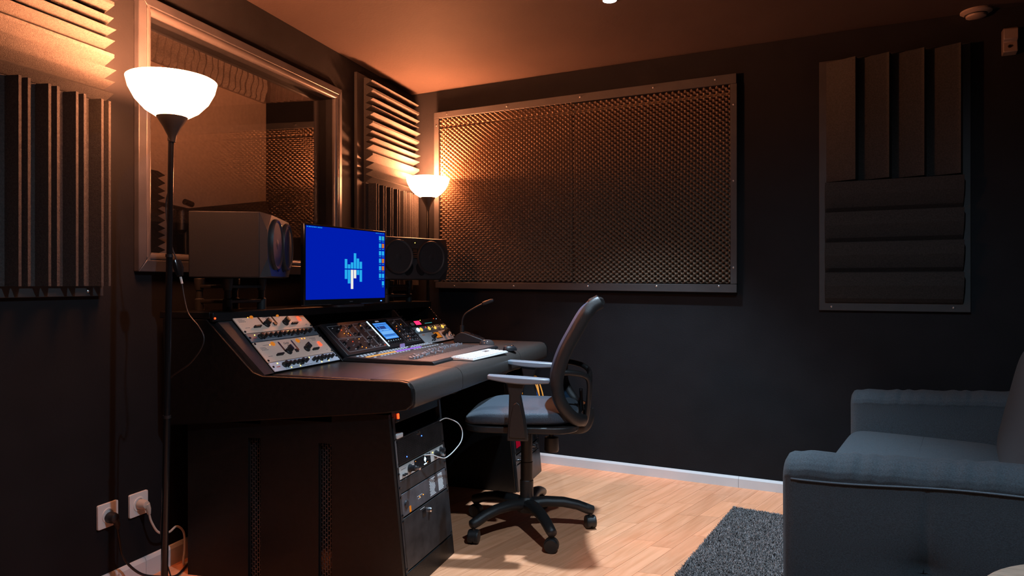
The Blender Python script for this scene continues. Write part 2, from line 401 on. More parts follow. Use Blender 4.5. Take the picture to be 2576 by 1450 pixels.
# wedge foam seen edge-on at the left of the window
gt = thing('acoustic_baffle', 'dark wedge foam panel with saw teeth, seen edge-on through the window', 'panel', (-2.95, 2.795, 1.13))
part('foam_base', MB().box(-.02, .02, -.45, .035, 0, .60), M['foam_dark'], gt, smooth=0)
z = 0
for k in range(15):
    p = [.042, .036, .038, .046, .038][k % 5]
    part('wedge', MB().prism([(.035, z), (.035, z + p), (.085, z + p * .55)], 'x', -.02, .02), M['foam_dark'], gt, smooth=0); z += p
# microphone stand inside the booth
ms = thing('microphone_stand', 'dark microphone boom stand standing in the booth behind the window', 'stand', (-2.85, 2.94, 0))
part('base', MB().lathe([(.14, 0), (.14, .01), (.03, .025)], n=24), M['black'], ms)
part('pole', MB().cyl((0, 0, .02), .011, 1.50, 10), M['black'], ms)
part('boom', MB().tube([(0, -.18, 1.545), (0, .10, 1.525)], .011, 8), M['black'], ms)
part('microphone', MB().lathe([(.012, 0), (.028, .02), (.03, .10), (.026, .125), (.008, .135)], (0, -.03, 1.40), 14), M['black'], ms)
part('clamp', MB().tube([(0, -.01, 1.575), (0, .045, 1.565)], .016, 8), M['black'], ms)

# ------------------------------------------------------------------ acoustic panels
def screw(parent, pts, r=.005):
    for p in pts: part('screw', SCREW, None, parent, loc=p)
SCREW = MB().lathe([(.0055, 0), (.0055, -.0015), (.003, -.003)], n=10, axis='y').mesh('screw', M['screw'])
def small_teeth(n, total):
    base = [1.0, .82, .95, 1.35, .9, .8, 1.05, 1.2]
    ps = [base[i % 8] for i in range(n)]; s = sum(ps); return [p * total / s for p in ps]
def wedge_panel(name, label, loc, rot, W, z0, z1, split, fx0, fx1, fz0, fz1, lower_vertical=True, group=None):
    t = thing(name, label, 'acoustic panel', loc, rot, group)
    part('backboard', MB().box(0, W, -.022, -.002, z0, z1), M['board'], t, bevel=.002)
    # upper tile: horizontal teeth
    ti = part('foam_tile', MB().box(fx0, fx1, -.035, -.0225, split, fz1), M['foam'], t, smooth=0)
    z = split; teeth = small_teeth(13, fz1 - split)
    for k, p in enumerate(teeth):
        blunt = p > .055
        if blunt: prof = [(-.035, z), (-.084, z + p * .42), (-.084, z + p * .62), (-.035, z + p)]
        else: prof = [(-.035, z), (-.082 - .006 * (k % 3), z + p * .56), (-.035, z + p)]
        part('wedge', MB().prism([(a, b) for a, b in prof], 'x', fx0, fx1), M['foam'], ti, smooth=0); z += p
    tj = part('foam_tile', MB().box(fx0, fx1, -.035, -.0225, fz0, split - .002), M['foam'], t, smooth=0)
    x = fx0; pr_ = [.62, .34] * 7; ss_ = sum(pr_); teeth = [q * (fx1 - fx0) / ss_ for q in pr_]
    for k, p in enumerate(teeth):
        c_ = x + p * (.78 if k % 2 == 0 else .45)
        prof = [(c_ - .0125, -.035), (c_ - .0045, -.084), (c_ + .0045, -.084), (c_ + .0125, -.035)]
        part('wedge', MB().prism(prof, 'z', fz0, split - .004), M['foam'], tj, smooth=0); x += p
    screw(t, [(W - .014, -.022, 1.255), (W - .06, -.022, z0 + .018), (W * .3, -.022, z0 + .018), (W - .014, -.022, z1 - .2)])
    return t
wedge_panel('wedge_foam_panel', 'tall wedge foam panel nearest the camera beside the first floor lamp', (XL, 1.13, 0), LWROT, .715, 1.087, 2.40, 1.775, .04, .705, 1.123, 2.375)
wedge_panel('wedge_foam_panel', 'wedge foam panel in the far corner behind the second floor lamp', (XL, 3.54, 0), LWROT, .73, 1.087, 2.39, 1.745, .075, .70, 1.123, 2.375)

# large egg-crate panel on the back wall
ep = thing('egg_crate_panel', 'large framed egg-crate foam panel filling the middle of the back wall', 'acoustic panel', bw(0), BWROT)
part('backing', MB().box(.21, 2.16, -.012, -.001, 1.10, 2.285), M['board'], ep)
def qrail(a, b, c, d):   # four (s,z) corners
    return MB().hexa([(p[0], -.012, p[1]) for p in (a, b, c, d)] + [(p[0], -.052, p[1]) for p in (a, b, c, d)])
part('frame_rail', qrail((.199, 2.25), (2.163, 2.236), (2.163, 2.292), (.199, 2.290)), M['board'], ep, bevel=.002)
part('frame_rail', qrail((.210, 1.103), (2.165, 1.082), (2.165, 1.128), (.210, 1.143)), M['board'], ep, bevel=.002)
part('frame_rail', qrail((.199, 1.145), (.237, 1.145), (.237, 2.249), (.199, 2.249)), M['board'], ep, bevel=.002)
part('frame_rail', qrail((2.131, 1.130), (2.166, 1.130), (2.166, 2.236), (2.131, 2.236)), M['board'], ep, bevel=.002)
def egg(s0, s1, z0, z1):
    P, Q = .0355, .0286; nu = int((s1 - s0) / P * 10); nv = int((z1 - z0) / Q * 10)
    s = np.linspace(s0, s1, nu + 1); z = np.linspace(z0, z1, nv + 1); S_, Z_ = np.meshgrid(s, z)
    wob = .0025 * np.sin(S_ * 7 + Z_ * 5)
    h = .5 + .5 * np.cos(2 * PI * (S_ + wob) / P) * np.cos(2 * PI * Z_ / Q)
    edge = np.minimum.reduce([(S_ - s0), (s1 - S_), (Z_ - z0), (z1 - Z_)]); edge = np.clip(edge / .004, .15, 1)
    y = -(.003 + .052 * h * edge)
    mb = MB(); mb.v = list(zip(S_.ravel().tolist(), y.ravel().tolist(), Z_.ravel().tolist()))
    idx = np.arange((nu + 1) * (nv + 1)).reshape(nv + 1, nu + 1)
    mb.f = np.stack([idx[:-1, :-1], idx[:-1, 1:], idx[1:, 1:], idx[1:, :-1]], -1).reshape(-1, 4).tolist()
    me = bpy.data.meshes.new('foam_sheet'); me.from_pydata(mb.v, [], mb.f); me.materials.append(M['foam_egg'])
    me.polygons.foreach_set('use_smooth', [True] * len(me.polygons)); me.update(); return me
for a in ((.237, 1.194, 1.142, 2.187), (.237, 1.194, 2.189, 2.25), (1.197, 2.131, 1.132, 2.187), (1.197, 2.131, 2.189, 2.24)):
    part('foam_sheet', egg(*a), None, ep)
screw(ep, [(s, -.052, 2.27) for s in (.30, .75, 1.25, 1.7, 2.05)] + [(s, -.052, 1.117) for s in (.36, .8, 1.3, 1.72, 2.07)] + [(2.148, -.052, z) for z in (1.22, 1.7, 2.12)] + [(.218, -.052, z) for z in (1.3, 1.8, 2.2)])

# big-wedge panel at the right
rp = thing('wedge_foam_panel', 'charcoal panel of broad foam wedges at the right of the back wall above the sofa', 'acoustic panel', bw(2.577), BWROT)
part('backboard', MB().box(0, .67, -.022, -.002, .992, 2.30), M['board'], rp, bevel=.002)
M['foam_big'] = mat('charcoal_foam_big', (.028, .027, .026), .92, noise=.25, nscale=150, bump=.4, bscale=300, spec=.2)
tu = part('foam_tile', MB().box(.035, .635, -.035, -.0225, 1.66, 2.285), M['foam_big'], rp, smooth=0)
for k in range(4):
    x = .035 + k * .15
    part('wedge', MB().prism([(x, -.035), (x + .135, -.095), (x + .15, -.035)], 'z', 1.662, 2.285), M['foam_big'], tu, smooth=0)
tl = part('foam_tile', MB().box(.03, .635, -.035, -.0225, 1.037, 1.658), M['foam_big'], rp, smooth=0)
for k in range(4):
    z = 1.037 + k * .1553
    prof = [(-.035, z), (-.055, z + .02), (-.085, z + .085), (-.095, z + .15), (-.035, z + .155)]
    part('wedge', MB().prism(prof, 'x', .03, .635), M['foam_big'], tl, smooth=0)
screw(rp, [(.06, -.022, 1.012), (.60, -.022, 1.014)])

# ------------------------------------------------------------------ ceiling and wall fittings
sm = thing('smoke_detector', 'round pale smoke detector on the ceiling at the right', 'smoke detector', (1.075, 3.84, CEIL))
M['beige_dark'] = mat('darkened_plastic', (.20, .155, .135), .45)  # pale plastic, base colour toned down evenly to read dim
part('base_ring', MB().lathe([(.066, 0), (.066, -.008), (.05, -.018)], n=32), M['beige_dark'], sm)
part('dome', MB().lathe([(.044, -.017), (.042, -.030), (.03, -.036)], n=32), M['beige_dark'], sm)
part('vent_ring', MB().lathe([(.047, -.0175), (.047, -.022), (.043, -.022)], n=32), M['black'], sm)
pr = thing('motion_sensor', 'small white motion sensor near the ceiling at the far right', 'sensor', bw(3.40, 0, 2.218), BWROT)
part('housing', MB().prism([(-.001, 0), (-.05, .006), (-.042, .055), (-.058, .065), (-.058, .112), (-.045, .12), (-.001, .12)], 'x', -.029, .029), M['beige_dark'], pr, bevel=.004)
part('lens_window', MB().lathe([(.008, 0), (.006, -.006)], (-.003, -.0465, .032), 14, 'y'), M['black_gloss'], pr)
def downlight(x, y, label, w, watts):
    t = thing('ceiling_spotlight', label, 'light', (x, y, CEIL))
    part('trim_ring', MB().lathe([(.045, 0), (.045, -.006), (.032, -.012), (.032, -.001)], n=32, caps=False), M['chrome'], t)
    part('lens', MB().lathe([(.0315, -.003), (.028, -.012), (.016, -.018), (.004, -.019)], n=24), emi('spot_lens', (.75, .9, 1), 40), t)
    ld = bpy.data.lights.new('spot', 'SPOT'); ld.energy = watts; ld.color = SPOT_COL; ld.spot_size = R(w); ld.spot_blend = .7; ld.shadow_soft_size = .03
    lo = bpy.data.objects.new('spot_beam', ld); COL.objects.link(lo); lo.parent = t; lo.location = (0, 0, -.03)
    return t
downlight(-.575, 3.125, 'cool white ceiling spotlight glowing at the top edge of the picture', 84, SPOT_W * 1.1)
downlight(.20, 1.40, 'cool white ceiling spotlight above the camera', 172, SPOT_W * .5)

# ------------------------------------------------------------------ floor lamps
def torchiere(label, base, top, z_rim, rim=.142):
    t = thing('floor_lamp', label, 'lamp', (base[0], base[1], 0))
    d = Vector((top[0] - base[0], top[1] - base[1], 0))
    def P(z): return (d.x * z / z_rim, d.y * z / z_rim, z)
    part('base', MB().lathe([(.13, 0), (.13, .012), (.115, .02), (.02, .03), (.013, .06)], n=40), M['black'], t)
    zc = z_rim - .125 - .085
    for a, b, r in ((.05, zc * .42, .0115), (zc * .42, zc * .76, .0105), (zc * .76, zc + .01, .0095)):
        part('pole', MB().tube([P(a), P(b)], r, 14), M['black_gloss'], t)
        part('collar', MB().tube([P(b - .006), P(b + .004)], r + .002, 14), M['black'], t)
    c = P(z_rim)
    part('cup', MB().lathe([(.011, zc), (.014, zc + .02), (.028, zc + .05), (.050, zc + .085), (.044, zc + .086)], (c[0], c[1], 0), 32), M['black'], t)
    z0 = z_rim - .125
    prof = [(.02, z0 - .006), (.05, z0), (.085, z0 + .022), (.115, z0 + .055), (.134, z0 + .092), (rim, z0 + .125)]
    inner = [(r - .004, h + .003) for r, h in prof][::-1]
    part('shade', MB().lathe(prof + inner, (c[0], c[1], 0), 56, caps=False), M['shade'], t, smooth=50)
    part('bulb', MB().ball((c[0], c[1], z0 + .052), .026, 16, 10, (1, 1, 1.3)), emi('bulb', (1, .6, .3), 30), t)
    ld = bpy.data.lights.new('bulb_light', 'POINT'); ld.energy = LAMP_W; ld.color = LAMP_COL; ld.shadow_soft_size = .028
    lo = bpy.data.objects.new('bulb_light', ld); COL.objects.link(lo); lo.parent = t; lo.location = (c[0], c[1], z0 + .120)
    # glow passing down through the opal glass
    return t
torchiere('black torchiere floor lamp with white bowl in front of the window', (-1.865, 1.826), (-1.842, 1.839), 1.825)
torchiere('black torchiere floor lamp in the far corner by the egg-crate panel', (-1.957, 4.085), (-1.957, 4.085), 1.825)

# ------------------------------------------------------------------ studio desk
DK = thing('studio_desk', 'long black studio desk with raised rear shelf and rack pedestals', 'desk', (-1.63, 3.1, 0))
def dpart(name, mb, m, **k): return part(name, mb, m, DK, world=True, **k)
shear_near = lambda p: (p[0], p[1] - (-1.12 - p[0]) * .10, p[2])
prof = [(-2.14, .995), (-1.945, .995), (-1.775, .825), (-1.745, .797), (-1.705, .784), (-1.16, .781), (-1.128, .775), (-1.113, .755), (-1.110, .72), (-1.114, .695), (-1.135, .678), (-1.215, .664), (-2.128, .577)]
dpart('side_panel', MB().prism(prof, 'y', 2.190, 2.212, shear_near), M['desk'], bevel=.004)
dpart('side_panel', MB().prism([(a, b) for a, b in prof], 'y', 3.965, 3.985), M['desk'], bevel=.004)
# worktop sections, each with a rounded padded front
def section(y0, y1):
    top = [(-1.78, .742), (-1.295, .742), (-1.295, .780), (-1.78, .780)]
    dpart('worktop', MB().prism(top, 'y', y0, y1), M['desk_top'], bevel=.002)
    pad = [(-1.294, .742), (-1.294, .781), (-1.165, .781)] + [(-1.155 + .045 * math.sin(R(a)), .736 + .045 * math.cos(R(a))) for a in range(0, 91, 15)] + [(-1.110, .70), (-1.116, .685), (-1.135, .676), (-1.19, .676), (-1.2, .742)]
    dpart('armrest_pad', MB().prism(pad, 'y', y0, y1), M['pad'], smooth=40)
section(2.213, 2.652); section(2.656, 3.445); section(3.449, 3.964)
# dividers between the sections
def divider(y0, y1):
    p = [(-2.05, 0), (-1.155, 0), (-1.222, .60), (-1.218, .63), (-1.205, .652), (-1.18, .662), (-1.145, .668), (-1.122, .682), (-1.114, .70), (-1.112, .735), (-1.6, .741), (-2.05, .741)]
    dpart('pedestal_panel', MB().prism(p, 'y', y0, y1), M['desk'], bevel=.003)
divider(2.640, 2.656); divider(3.500, 3.516)
dpart('pedestal_panel', MB().prism([(-2.05, 0), (-1.145, 0), (-1.21, .70), (-2.05, .70)], 'y', 3.955, 3.972), M['desk'], bevel=.003)
# near pedestal side with two vent slots
mb = MB()
fx = lambda z: -1.145 - .10 * z
def sp(xa, xb, z0, z1, front=False):
    mb.prism([(xa, z0), ((fx(z0) if front else xb), z0), ((fx(z1) if front else xb), z1), (xa, z1)], 'y', 2.206, 2.222, shear_near)
VS = (-1.778, -1.486)
sp(-2.04, VS[0], 0, .60); sp(VS[0] + .053, VS[1], 0, .62); sp(VS[1] + .053, 0, 0, .655, True)
sp(VS[0], VS[0] + .053, .545, .60); sp(VS[1], VS[1] + .053, .54, .62)
dpart('side_panel', mb, M['desk'], smooth=0)
for xa in VS:
    mb = MB(); n = 5; wd = .053; yv = 2.2165 - (-1.12 - xa - .026) * .10
    for k in range(n + 1): mb.box(xa + k * wd / n - .0016, xa + k * wd / n + .0016, yv, yv + .003, .0, .54)
    for k in range(n):
        z = .006 + (k % 2) * .009
        while z < .53: mb.box(xa + k * wd / n, xa + (k + 1) * wd / n, yv, yv + .003, z, z + .004); z += .018
    tag(dpart('vent_grille', mb, M['vent'], smooth=0), kind='stuff')
dpart('pedestal_back', MB().box(-2.04, -2.025, 2.132, 2.64, 0, .60), M['desk'])
dpart('modesty_panel', MB().box(-1.96, -1.945, 2.656, 3.5, .08, .741), M['desk'])
dpart('back_panel', MB().box(-2.138, -2.122, 2.13, 3.965, .58, .99), M['desk'])
dpart('kick_plate', MB().prism([(-1.16, 0), (-1.142, 0), (-1.150, .078), (-1.168, .078)], 'y', 2.222, 2.64), M['desk'], bevel=.002)
dpart('kick_plate', MB().prism([(-1.16, 0), (-1.142, 0), (-1.156, .14), (-1.174, .14)], 'y', 3.516, 3.955), M['steel_dark'], bevel=.002)
for y0, y1 in ((2.222, 2.238), (2.624, 2.640), (3.516, 3.53), (3.941, 3.955)):
    dpart('rack_rail', MB().prism([(-1.17, .0795), (-1.151, .0795), (-1.208, .64), (-1.227, .64)] if y0 < 3 else [(-1.176, .142), (-1.157, .142), (-1.208, .64), (-1.227, .64)], 'y', y0, y1), M['steel_dark'])
dpart('rack_header', MB().prism([(-1.30, .615), (-1.209, .615), (-1.212, .675), (-1.30, .675)], 'y', 2.222, 2.64), M['desk'], bevel=.002)
# upper shelf and cheeks
dpart('shelf', MB().hexa([(-2.15, 2.085, .997), (-1.93, 2.108, .997), (-1.90, 3.985, .997), (-2.15, 3.985, .997), (-2.15, 2.085, 1.022), (-1.93, 2.108, 1.022), (-1.90, 3.985, 1.022), (-2.15, 3.985, 1.022)]), M['desk'], bevel=.003)
dpart('shelf_lip', MB().hexa([(-1.93, 2.108, .984), (-1.915, 2.110, .984), (-1.885, 3.985, .984), (-1.90, 3.985, .984), (-1.93, 2.108, 1.020), (-1.915, 2.110, 1.020), (-1.885, 3.985, 1.020), (-1.90, 3.985, 1.020)]), M['desk'], bevel=.003)
def cheek(y0, y1, xt, m='desk'):
    dpart('rack_cheek', MB().prism([(-2.12, .782), (-1.695, .782), (xt + .012, .983), (-2.12, .983)], 'y', y0, y1), M[m], bevel=.003)
dpart('rack_cheek', MB().hexa([(-1.735, 2.156, .775), (-1.735, 2.2135, .775), (-1.945, 2.2135, .985), (-1.945, 2.134, .985), (-1.715, 2.156, .785), (-1.715, 2.2135, .785), (-1.929, 2.2135, .996), (-1.929, 2.134, .996)]), M['cheek'], smooth=0)
cheek(2.664, 2.680, -1.925); cheek(3.482, 3.499, -1.895); cheek(3.949, 3.964, -1.895)
part('indicator', MB().ball((0, 0, 0), .004, 8, 6), M['e_red'], DK, loc=(-1.913 + 1.63, 2.118 - 3.1, .998))

# ------------------------------------------------------------------ knob, led and lamp meshes shared by the gear
def knob_mesh(r, h, m, skirt=False):
    pr = ([(r * 1.35, 0), (r * 1.35, -h * .2), (r, -h * .3)] if skirt else [(r, 0)]) + [(r * .92, -h), (r * .6, -h * 1.03)]
    return MB().lathe(pr, n=16, axis='y').mesh('knob', m)
KN = {'s': knob_mesh(.0055, .012, M['black']), 'm': knob_mesh(.0078, .018, M['black']), 'L': knob_mesh(.0095, .020, M['black'], True),
      'big': knob_mesh(.0115, .026, M['black'], True), 'tiny': knob_mesh(.0042, .011, M['black']), 'chrome': knob_mesh(.0095, .016, M['chrome'])}
LED = {k: MB().ball((0, 0, 0), .0024, 8, 6).mesh('led', M[v]) for k, v in dict(r='e_red', o='e_orange', y='e_yellow', b='e_blue', w='e_ice').items()}
LEDs = {k: MB().ball((0, 0, 0), .0019, 6, 4).mesh('led', M[v]) for k, v in dict(r='e_red', o='e_orange', w='e_ice').items()}
PTR = MB().box(-.0008, .0008, -.0008, 0, -.001, .007).mesh('pointer', M['white_print'])
RSC = MB().lathe([(.005, 0), (.005, -.002), (.0035, -.0035)], n=10, axis='y').mesh('screw', M['black_gloss'])
class Frame:
    def __init__(s, o, tilt): s.o = Vector(o); s.rot = (R(tilt), 0, R(90)); s.m = Matrix.Rotation(R(90), 3, 'Z') @ Matrix.Rotation(R(tilt), 3, 'X')
    def at(s, x, z, y=0): return tuple(s.o + s.m @ Vector((x, y, z)))
NF = Frame((-1.712, 2.214, .785), -45.0); NW = .449
FF = Frame((-1.700, 3.501, .785), -42.5); FW = .446
RF = Frame((-1.148, 2.224, 0), -5.8); RW = .414
RG = Frame((-1.148, 3.518, 0), -5.8)
def unit(name, label, fr, z, w, h, m, depth=.09, x=0, cat='audio gear', group=None, screws=True):
    t = thing(name, label, cat, fr.at(x, z), fr.rot, group)
    part('faceplate', MB().box(0, w, -.005, 0, .001, h - .001), m, t, bevel=.0012)
    part('chassis', MB().box(.02, w - .02, .0, depth, .004, h - .004), M['black'], t, smooth=0)
    if screws:
        for sx in (.008, w - .008):
            for sz in ((.009, h - .009) if h > .06 else (h / 2,)): part('screw', RSC, None, t, loc=(sx, -.005, sz))
    return t
def kn(t, k, x, z, ang=0, ptr=False):
    o = part('knob', KN[k], None, t, loc=(x, -.005, z), rot=(0, ang, 0))
    if ptr: part('pointer', PTR, None, o, loc=(0, -.0165, 0))
def led(t, k, x, z, small=False): part('led', (LEDs if small else LED)[k], None, t, loc=(x, -.0055, z))
def marks(t, m, rects, y=-.0056, name='printing'):
    mb = MB()
    for (x0, x1, z0, z1) in rects: mb.box(x0, x1, y, y + .0006, z0, z1)
    tag(part(name, mb, m, t, smooth=0), kind='stuff')
def dashes(x, z, n, w, gap=.002, h=.0016, var=True):
    out = []
    for _ in range(n):
        ww = w * (random.uniform(.5, 1.3) if var else 1); out.append((x, x + ww, z, z + h)); x += ww + gap
    return out

# two silver preamplifiers and two knob-row units in the near rack
def preamp(label, z, h):
    t = unit('preamplifier', label, NF, z, NW, h, M['champagne'], group=None)
    W = NW; k = h / .108
    slot = MB().prism([(a, b * k) for a, b in rrect(.010, .058, .0049)], 'y', -.0058, -.005).mesh('meter_slot', M['black_gloss'])
    for x in (.325, .515): part('meter_slot', slot, None, t, loc=(W * x, 0, h * .62))
    gem = MB().lathe([(.011, 0), (.010, -.004), (.004, -.006)], n=16, axis='y').mesh('gem_lamp', M['e_amber'])
    for x in (.235, .60): part('gem_lamp', gem, None, t, loc=(W * x, -.005, h * .82))
    for x in (.36, .635):
        o = part('knob', KN['big'], None, t, loc=(W * x, -.005, h * .36)); part('pointer', PTR, None, o, loc=(0, -.031, .004))
        part('knob', KN['m'], None, t, loc=(W * (x + .04), -.005, h * .52))
    for x0 in (.175, .715):
        for i in range(5): part('toggle', KN['tiny'], None, t, loc=(W * x0 + i * .0085, -.005, h * .27))
    part('switch', MB().box(-.008, .008, -.010, -.005, -.008, .008), M['black'], t, loc=(W * .475, 0, h * .35), bevel=.001)
    led(t, 'o', W * .19, h * .79); led(t, 'o', W * .685, h * .90); led(t, 'o', W * .73, h * .90)
    part('pilot_lamp', MB().prism([(-.010, -.012), (.010, -.012), (.006, .012), (-.006, .012)], 'y', -.011, -.005), emi('pilot', (1, .10, .04), 1.6), t, loc=(W * .88, 0, h * .52), bevel=.002)
    text('Gold', .017, M['grey_print'], t, (W * .415, -.0054, h * .78), shear=.3); text('Mike', .017, M['grey_print'], t, (W * .445, -.0054, h * .64), shear=.3)
    marks(t, M['grey_print'], dashes(W * .10, h * .80, 8, .006) + dashes(W * .04, h * .70, 4, .008) + dashes(W * .04, h * .64, 4, .009) + dashes(W * .04, h * .58, 4, .008) + dashes(W * .06, h * .26, 3, .007)
          + dashes(W * .80, h * .86, 4, .008) + dashes(W * .82, h * .80, 4, .008) + dashes(W * .82, h * .74, 4, .007) + dashes(W * .60, h * .70, 2, .005) + dashes(W * .92, h * .18, 2, .006))
    return t
def knobrow(label, z, h, m, ks, ls, red=True):
    t = unit('channel_strip', label, NF, z, NW, h, m)
    for i, x in enumerate(ks):
        part('knob', KN['m'] if i % 4 else KN['L'], None, t, loc=(NW * x, -.005, h * .5), rot=(0, i * 1.3, 0))
        if i % 3 == 0: part('knob', KN['tiny'], None, t, loc=(NW * x + .013, -.005, h * .28))
    for x, zz in ls: led(t, 'y', NW * x, h * zz)
    marks(t, M['white_print'] if m is M['blue_steel'] else M['grey_print'], dashes(.07, h * .82, 26, .007) + dashes(.07, h * .14, 26, .007))
    marks(t, mat('red_print', (.55, .06, .05), .5), dashes(.026, h * .40, 3, .005, h=.004), name='maker_mark')
    return t
ks = [.155 + i * .066 for i in range(12)]
preamp('upper silver double preamplifier with amber gem lamps in the near rack', .2055, .1045)
knobrow('blue-grey strip of black knobs between the two silver preamplifiers', .158, .047, M['blue_steel'], ks, [(.10, .75), (.19, .8), (.50, .8), (.585, .8)])
preamp('lower silver double preamplifier below the blue-grey knob strip', .0495, .1045 + .003)
ks2 = [.17 + i * .062 for i in range(6)] + [.60 + i * .06 for i in range(6)]
M['bright_steel'] = mat('bright_steel', (.80, .86, .98), .4, .1, noise=.05, nscale=90)
knobrow('bright steel strip of black knobs at the foot of the near rack', .002, .047, M['bright_steel'], ks2, [(.10, .8), (.205, .8), (.235, .15), (.365, .15), (.57, .85), (.665, .85), (.70, .15), (.82, .15)])

# far rack: display unit, lit-button unit, compressor with meter
t = unit('digital_processor', 'black rack unit with a red lit display in the far rack', FF, .128, FW, .050, M['black_gloss'])
part('display', MB().box(.085, .150, -.0062, -.005, .012, .040), M['e_pink'], t)
led(t, 'y', .172, .042, False); led(t, 'r', .36, .043, True); led(t, 'w', .395, .04, True)
marks(t, mat('teal_print', (.05, .25, .25), .5, emit=(.05, .5, .5), es=.35), dashes(.20, .014, 9, .010, h=.005))
part('button', MB().box(.03, .06, -.008, -.005, .012, .030), M['steel'], t, bevel=.001)
t = unit('summing_unit', 'grey rack unit with round yellow lit buttons in the far rack', FF, .080, FW, .047, M['blue_steel'])
for x, k in ((.055, 'e_ice'), (.095, 'e_yel'), (.20, 'e_yel'), (.28, 'e_yel'), (.39, 'e_yel')):
    if 'e_yel' not in M: M['e_yel'] = emi('lit_button', (1, .62, .10), 1.1)
    part('lit_button', MB().lathe([(.0125, 0), (.0125, -.004), (.009, -.006)], n=18, axis='y'), M[k], t, loc=(x, -.005, .024))
for x in (.15, .24, .335, .42): part('knob', KN['chrome'], None, t, loc=(x, -.005, .026))
t = unit('compressor', 'pale blue rack compressor with amber meter and black knobs', FF, .002, FW, .077, M['pale_panel'])
part('meter', MB().box(.205, .275, -.0065, -.005, .026, .066), M['e_amber'], t); part('meter_frame', MB().box(.199, .281, -.0058, -.0051, .020, .072), M['black'], t, bevel=.001)
for x, z, k in ((.165, .035, 'big'), (.325, .046, 'big'), (.385, .058, 'big'), (.405, .028, 'chrome'), (.12, .014, 'tiny'), (.145, .012, 'tiny'), (.43, .02, 'chrome')): kn(t, k, x, z, 0)
marks(t, mat('orange_print', (.6, .25, .12), .5), dashes(.055, .058, 3, .009, h=.008), name='maker_mark')
for sx in (.006, FW - .006):
    for z in (.19, .215, .245, .262): part('rack_nut', RSC, None, DK, loc=tuple(Vector(FF.at(sx, z, -.001)) - DK.location), rot=FF.rot)

# ------------------------------------------------------------------ mixing console
CF = Frame((-1.690, 2.690, .800), -47); CW, CH = .785, .205
ct = thing('mixing_console', 'black digital mixing console with blue touchscreen set into the desk', 'mixing console', CF.at(0, 0), (0, 0, R(90)))
tl_ = CF.rot[0]
def cp(name, mb, m, **k): return part(name, mb, m, ct, rot=(tl_, 0, 0), **k)
cp('upper_panel', MB().box(0, CW, -.008, .02, 0, CH), M['black'], bevel=.003)
part('rear_hump', MB().prism([(.02, .0), (.20, .10), (.20, .13), (.152, .142)], 'x', .0, CW), M['black'], ct, bevel=.004)
# fader deck, flat towards the player
part('fader_deck', MB().prism([(-.44, -.018), (-.44, -.010), (-.43, -.004), (0, .0), (.03, -.018)], 'x', -.02, CW + .01), M['black'], ct, bevel=.002)
M['deck_face'] = mat('deck_face', (.09, .085, .085), .45, .2, noise=.2, nscale=80)
part('fader_plate', MB().add([(-.005, -.425, -.0035), (CW - .005, -.425, -.0035), (CW - .005, -.005, .0005), (-.005, -.005, .0005), (-.005, -.425, -.006), (CW - .005, -.425, -.006), (CW - .005, -.005, -.003), (-.005, -.005, -.003)], [(0, 1, 2, 3), (7, 6, 5, 4), (0, 4, 5, 1), (1, 5, 6, 2), (2, 6, 7, 3), (3, 7, 4, 0)]), M['deck_face'], ct, smooth=0)
M['outline'] = mat('outline_print', (.30, .31, .33), .5)
# printed outlines of the control groups
ol = []
def boxo(x0, x1, z0, z1, t_=.0016): ol.extend([(x0, x1, z0, z0 + t_), (x0, x1, z1 - t_, z1), (x0, x0 + t_, z0, z1), (x1 - t_, x1, z0, z1)])
boxo(.03, .175, .105, .185); boxo(.03, .245, .018, .100); boxo(.175, .245, .100, .185); boxo(.25, .315, .018, .185); boxo(.32, .385, .018, .130); boxo(.32, .385, .135, .185); boxo(.60, .76, .018, .188); boxo(.60, .675, .018, .188)
mb = MB()
for (x0, x1, z0, z1) in ol: mb.box(x0, x1, -.0088, -.008, z0, z1)
tag(cp('outline_print', mb, M['outline'], smooth=0), kind='stuff')
cp('divider_bar', MB().box(.392, .400, -.0095, -.008, .012, .192), M['e_ice'])
random.seed(3)
lw, ll = MB(), MB()
for x0, x1, z0, z1, n in ((.04, .17, .11, .18, 18), (.04, .24, .025, .095, 26), (.18, .24, .105, .18, 10), (.255, .31, .025, .18, 18), (.325, .38, .025, .125, 13), (.325, .38, .14, .18, 5), (.61, .67, .03, .18, 16), (.68, .75, .03, .18, 16)):
    for i in range(n):
        x, z = random.uniform(x0, x1), random.uniform(z0, z1)
        r_ = random.random()
        if r_ < .24: part('led', LEDs['r' if random.random() < .5 else 'o'], None, ct, loc=tuple(Matrix.Rotation(tl_, 3, 'X') @ Vector((x, -.009, z))), rot=(tl_, 0, 0))
        elif r_ < .50: part('knob', KN['s'], None, ct, loc=tuple(Matrix.Rotation(tl_, 3, 'X') @ Vector((x, -.008, z))), rot=(tl_, 0, 0))
        else: part('button', MB().box(-.0038, .0038, -.0105, -.008, -.0018, .0018), M['steel' if r_ < .85 else 'white_print'], ct, loc=tuple(Matrix.Rotation(tl_, 3, 'X') @ Vector((x, 0, z))), rot=(tl_, 0, 0))
for i in range(5):
    for j in range(3):
        part('button', MB().lathe([(.0045, -.008), (.004, -.011)], n=10, axis='y'), M['steel'], ct, loc=tuple(Matrix.Rotation(tl_, 3, 'X') @ Vector((.625 + i * .028, 0, .03 + j * .022))), rot=(tl_, 0, 0))
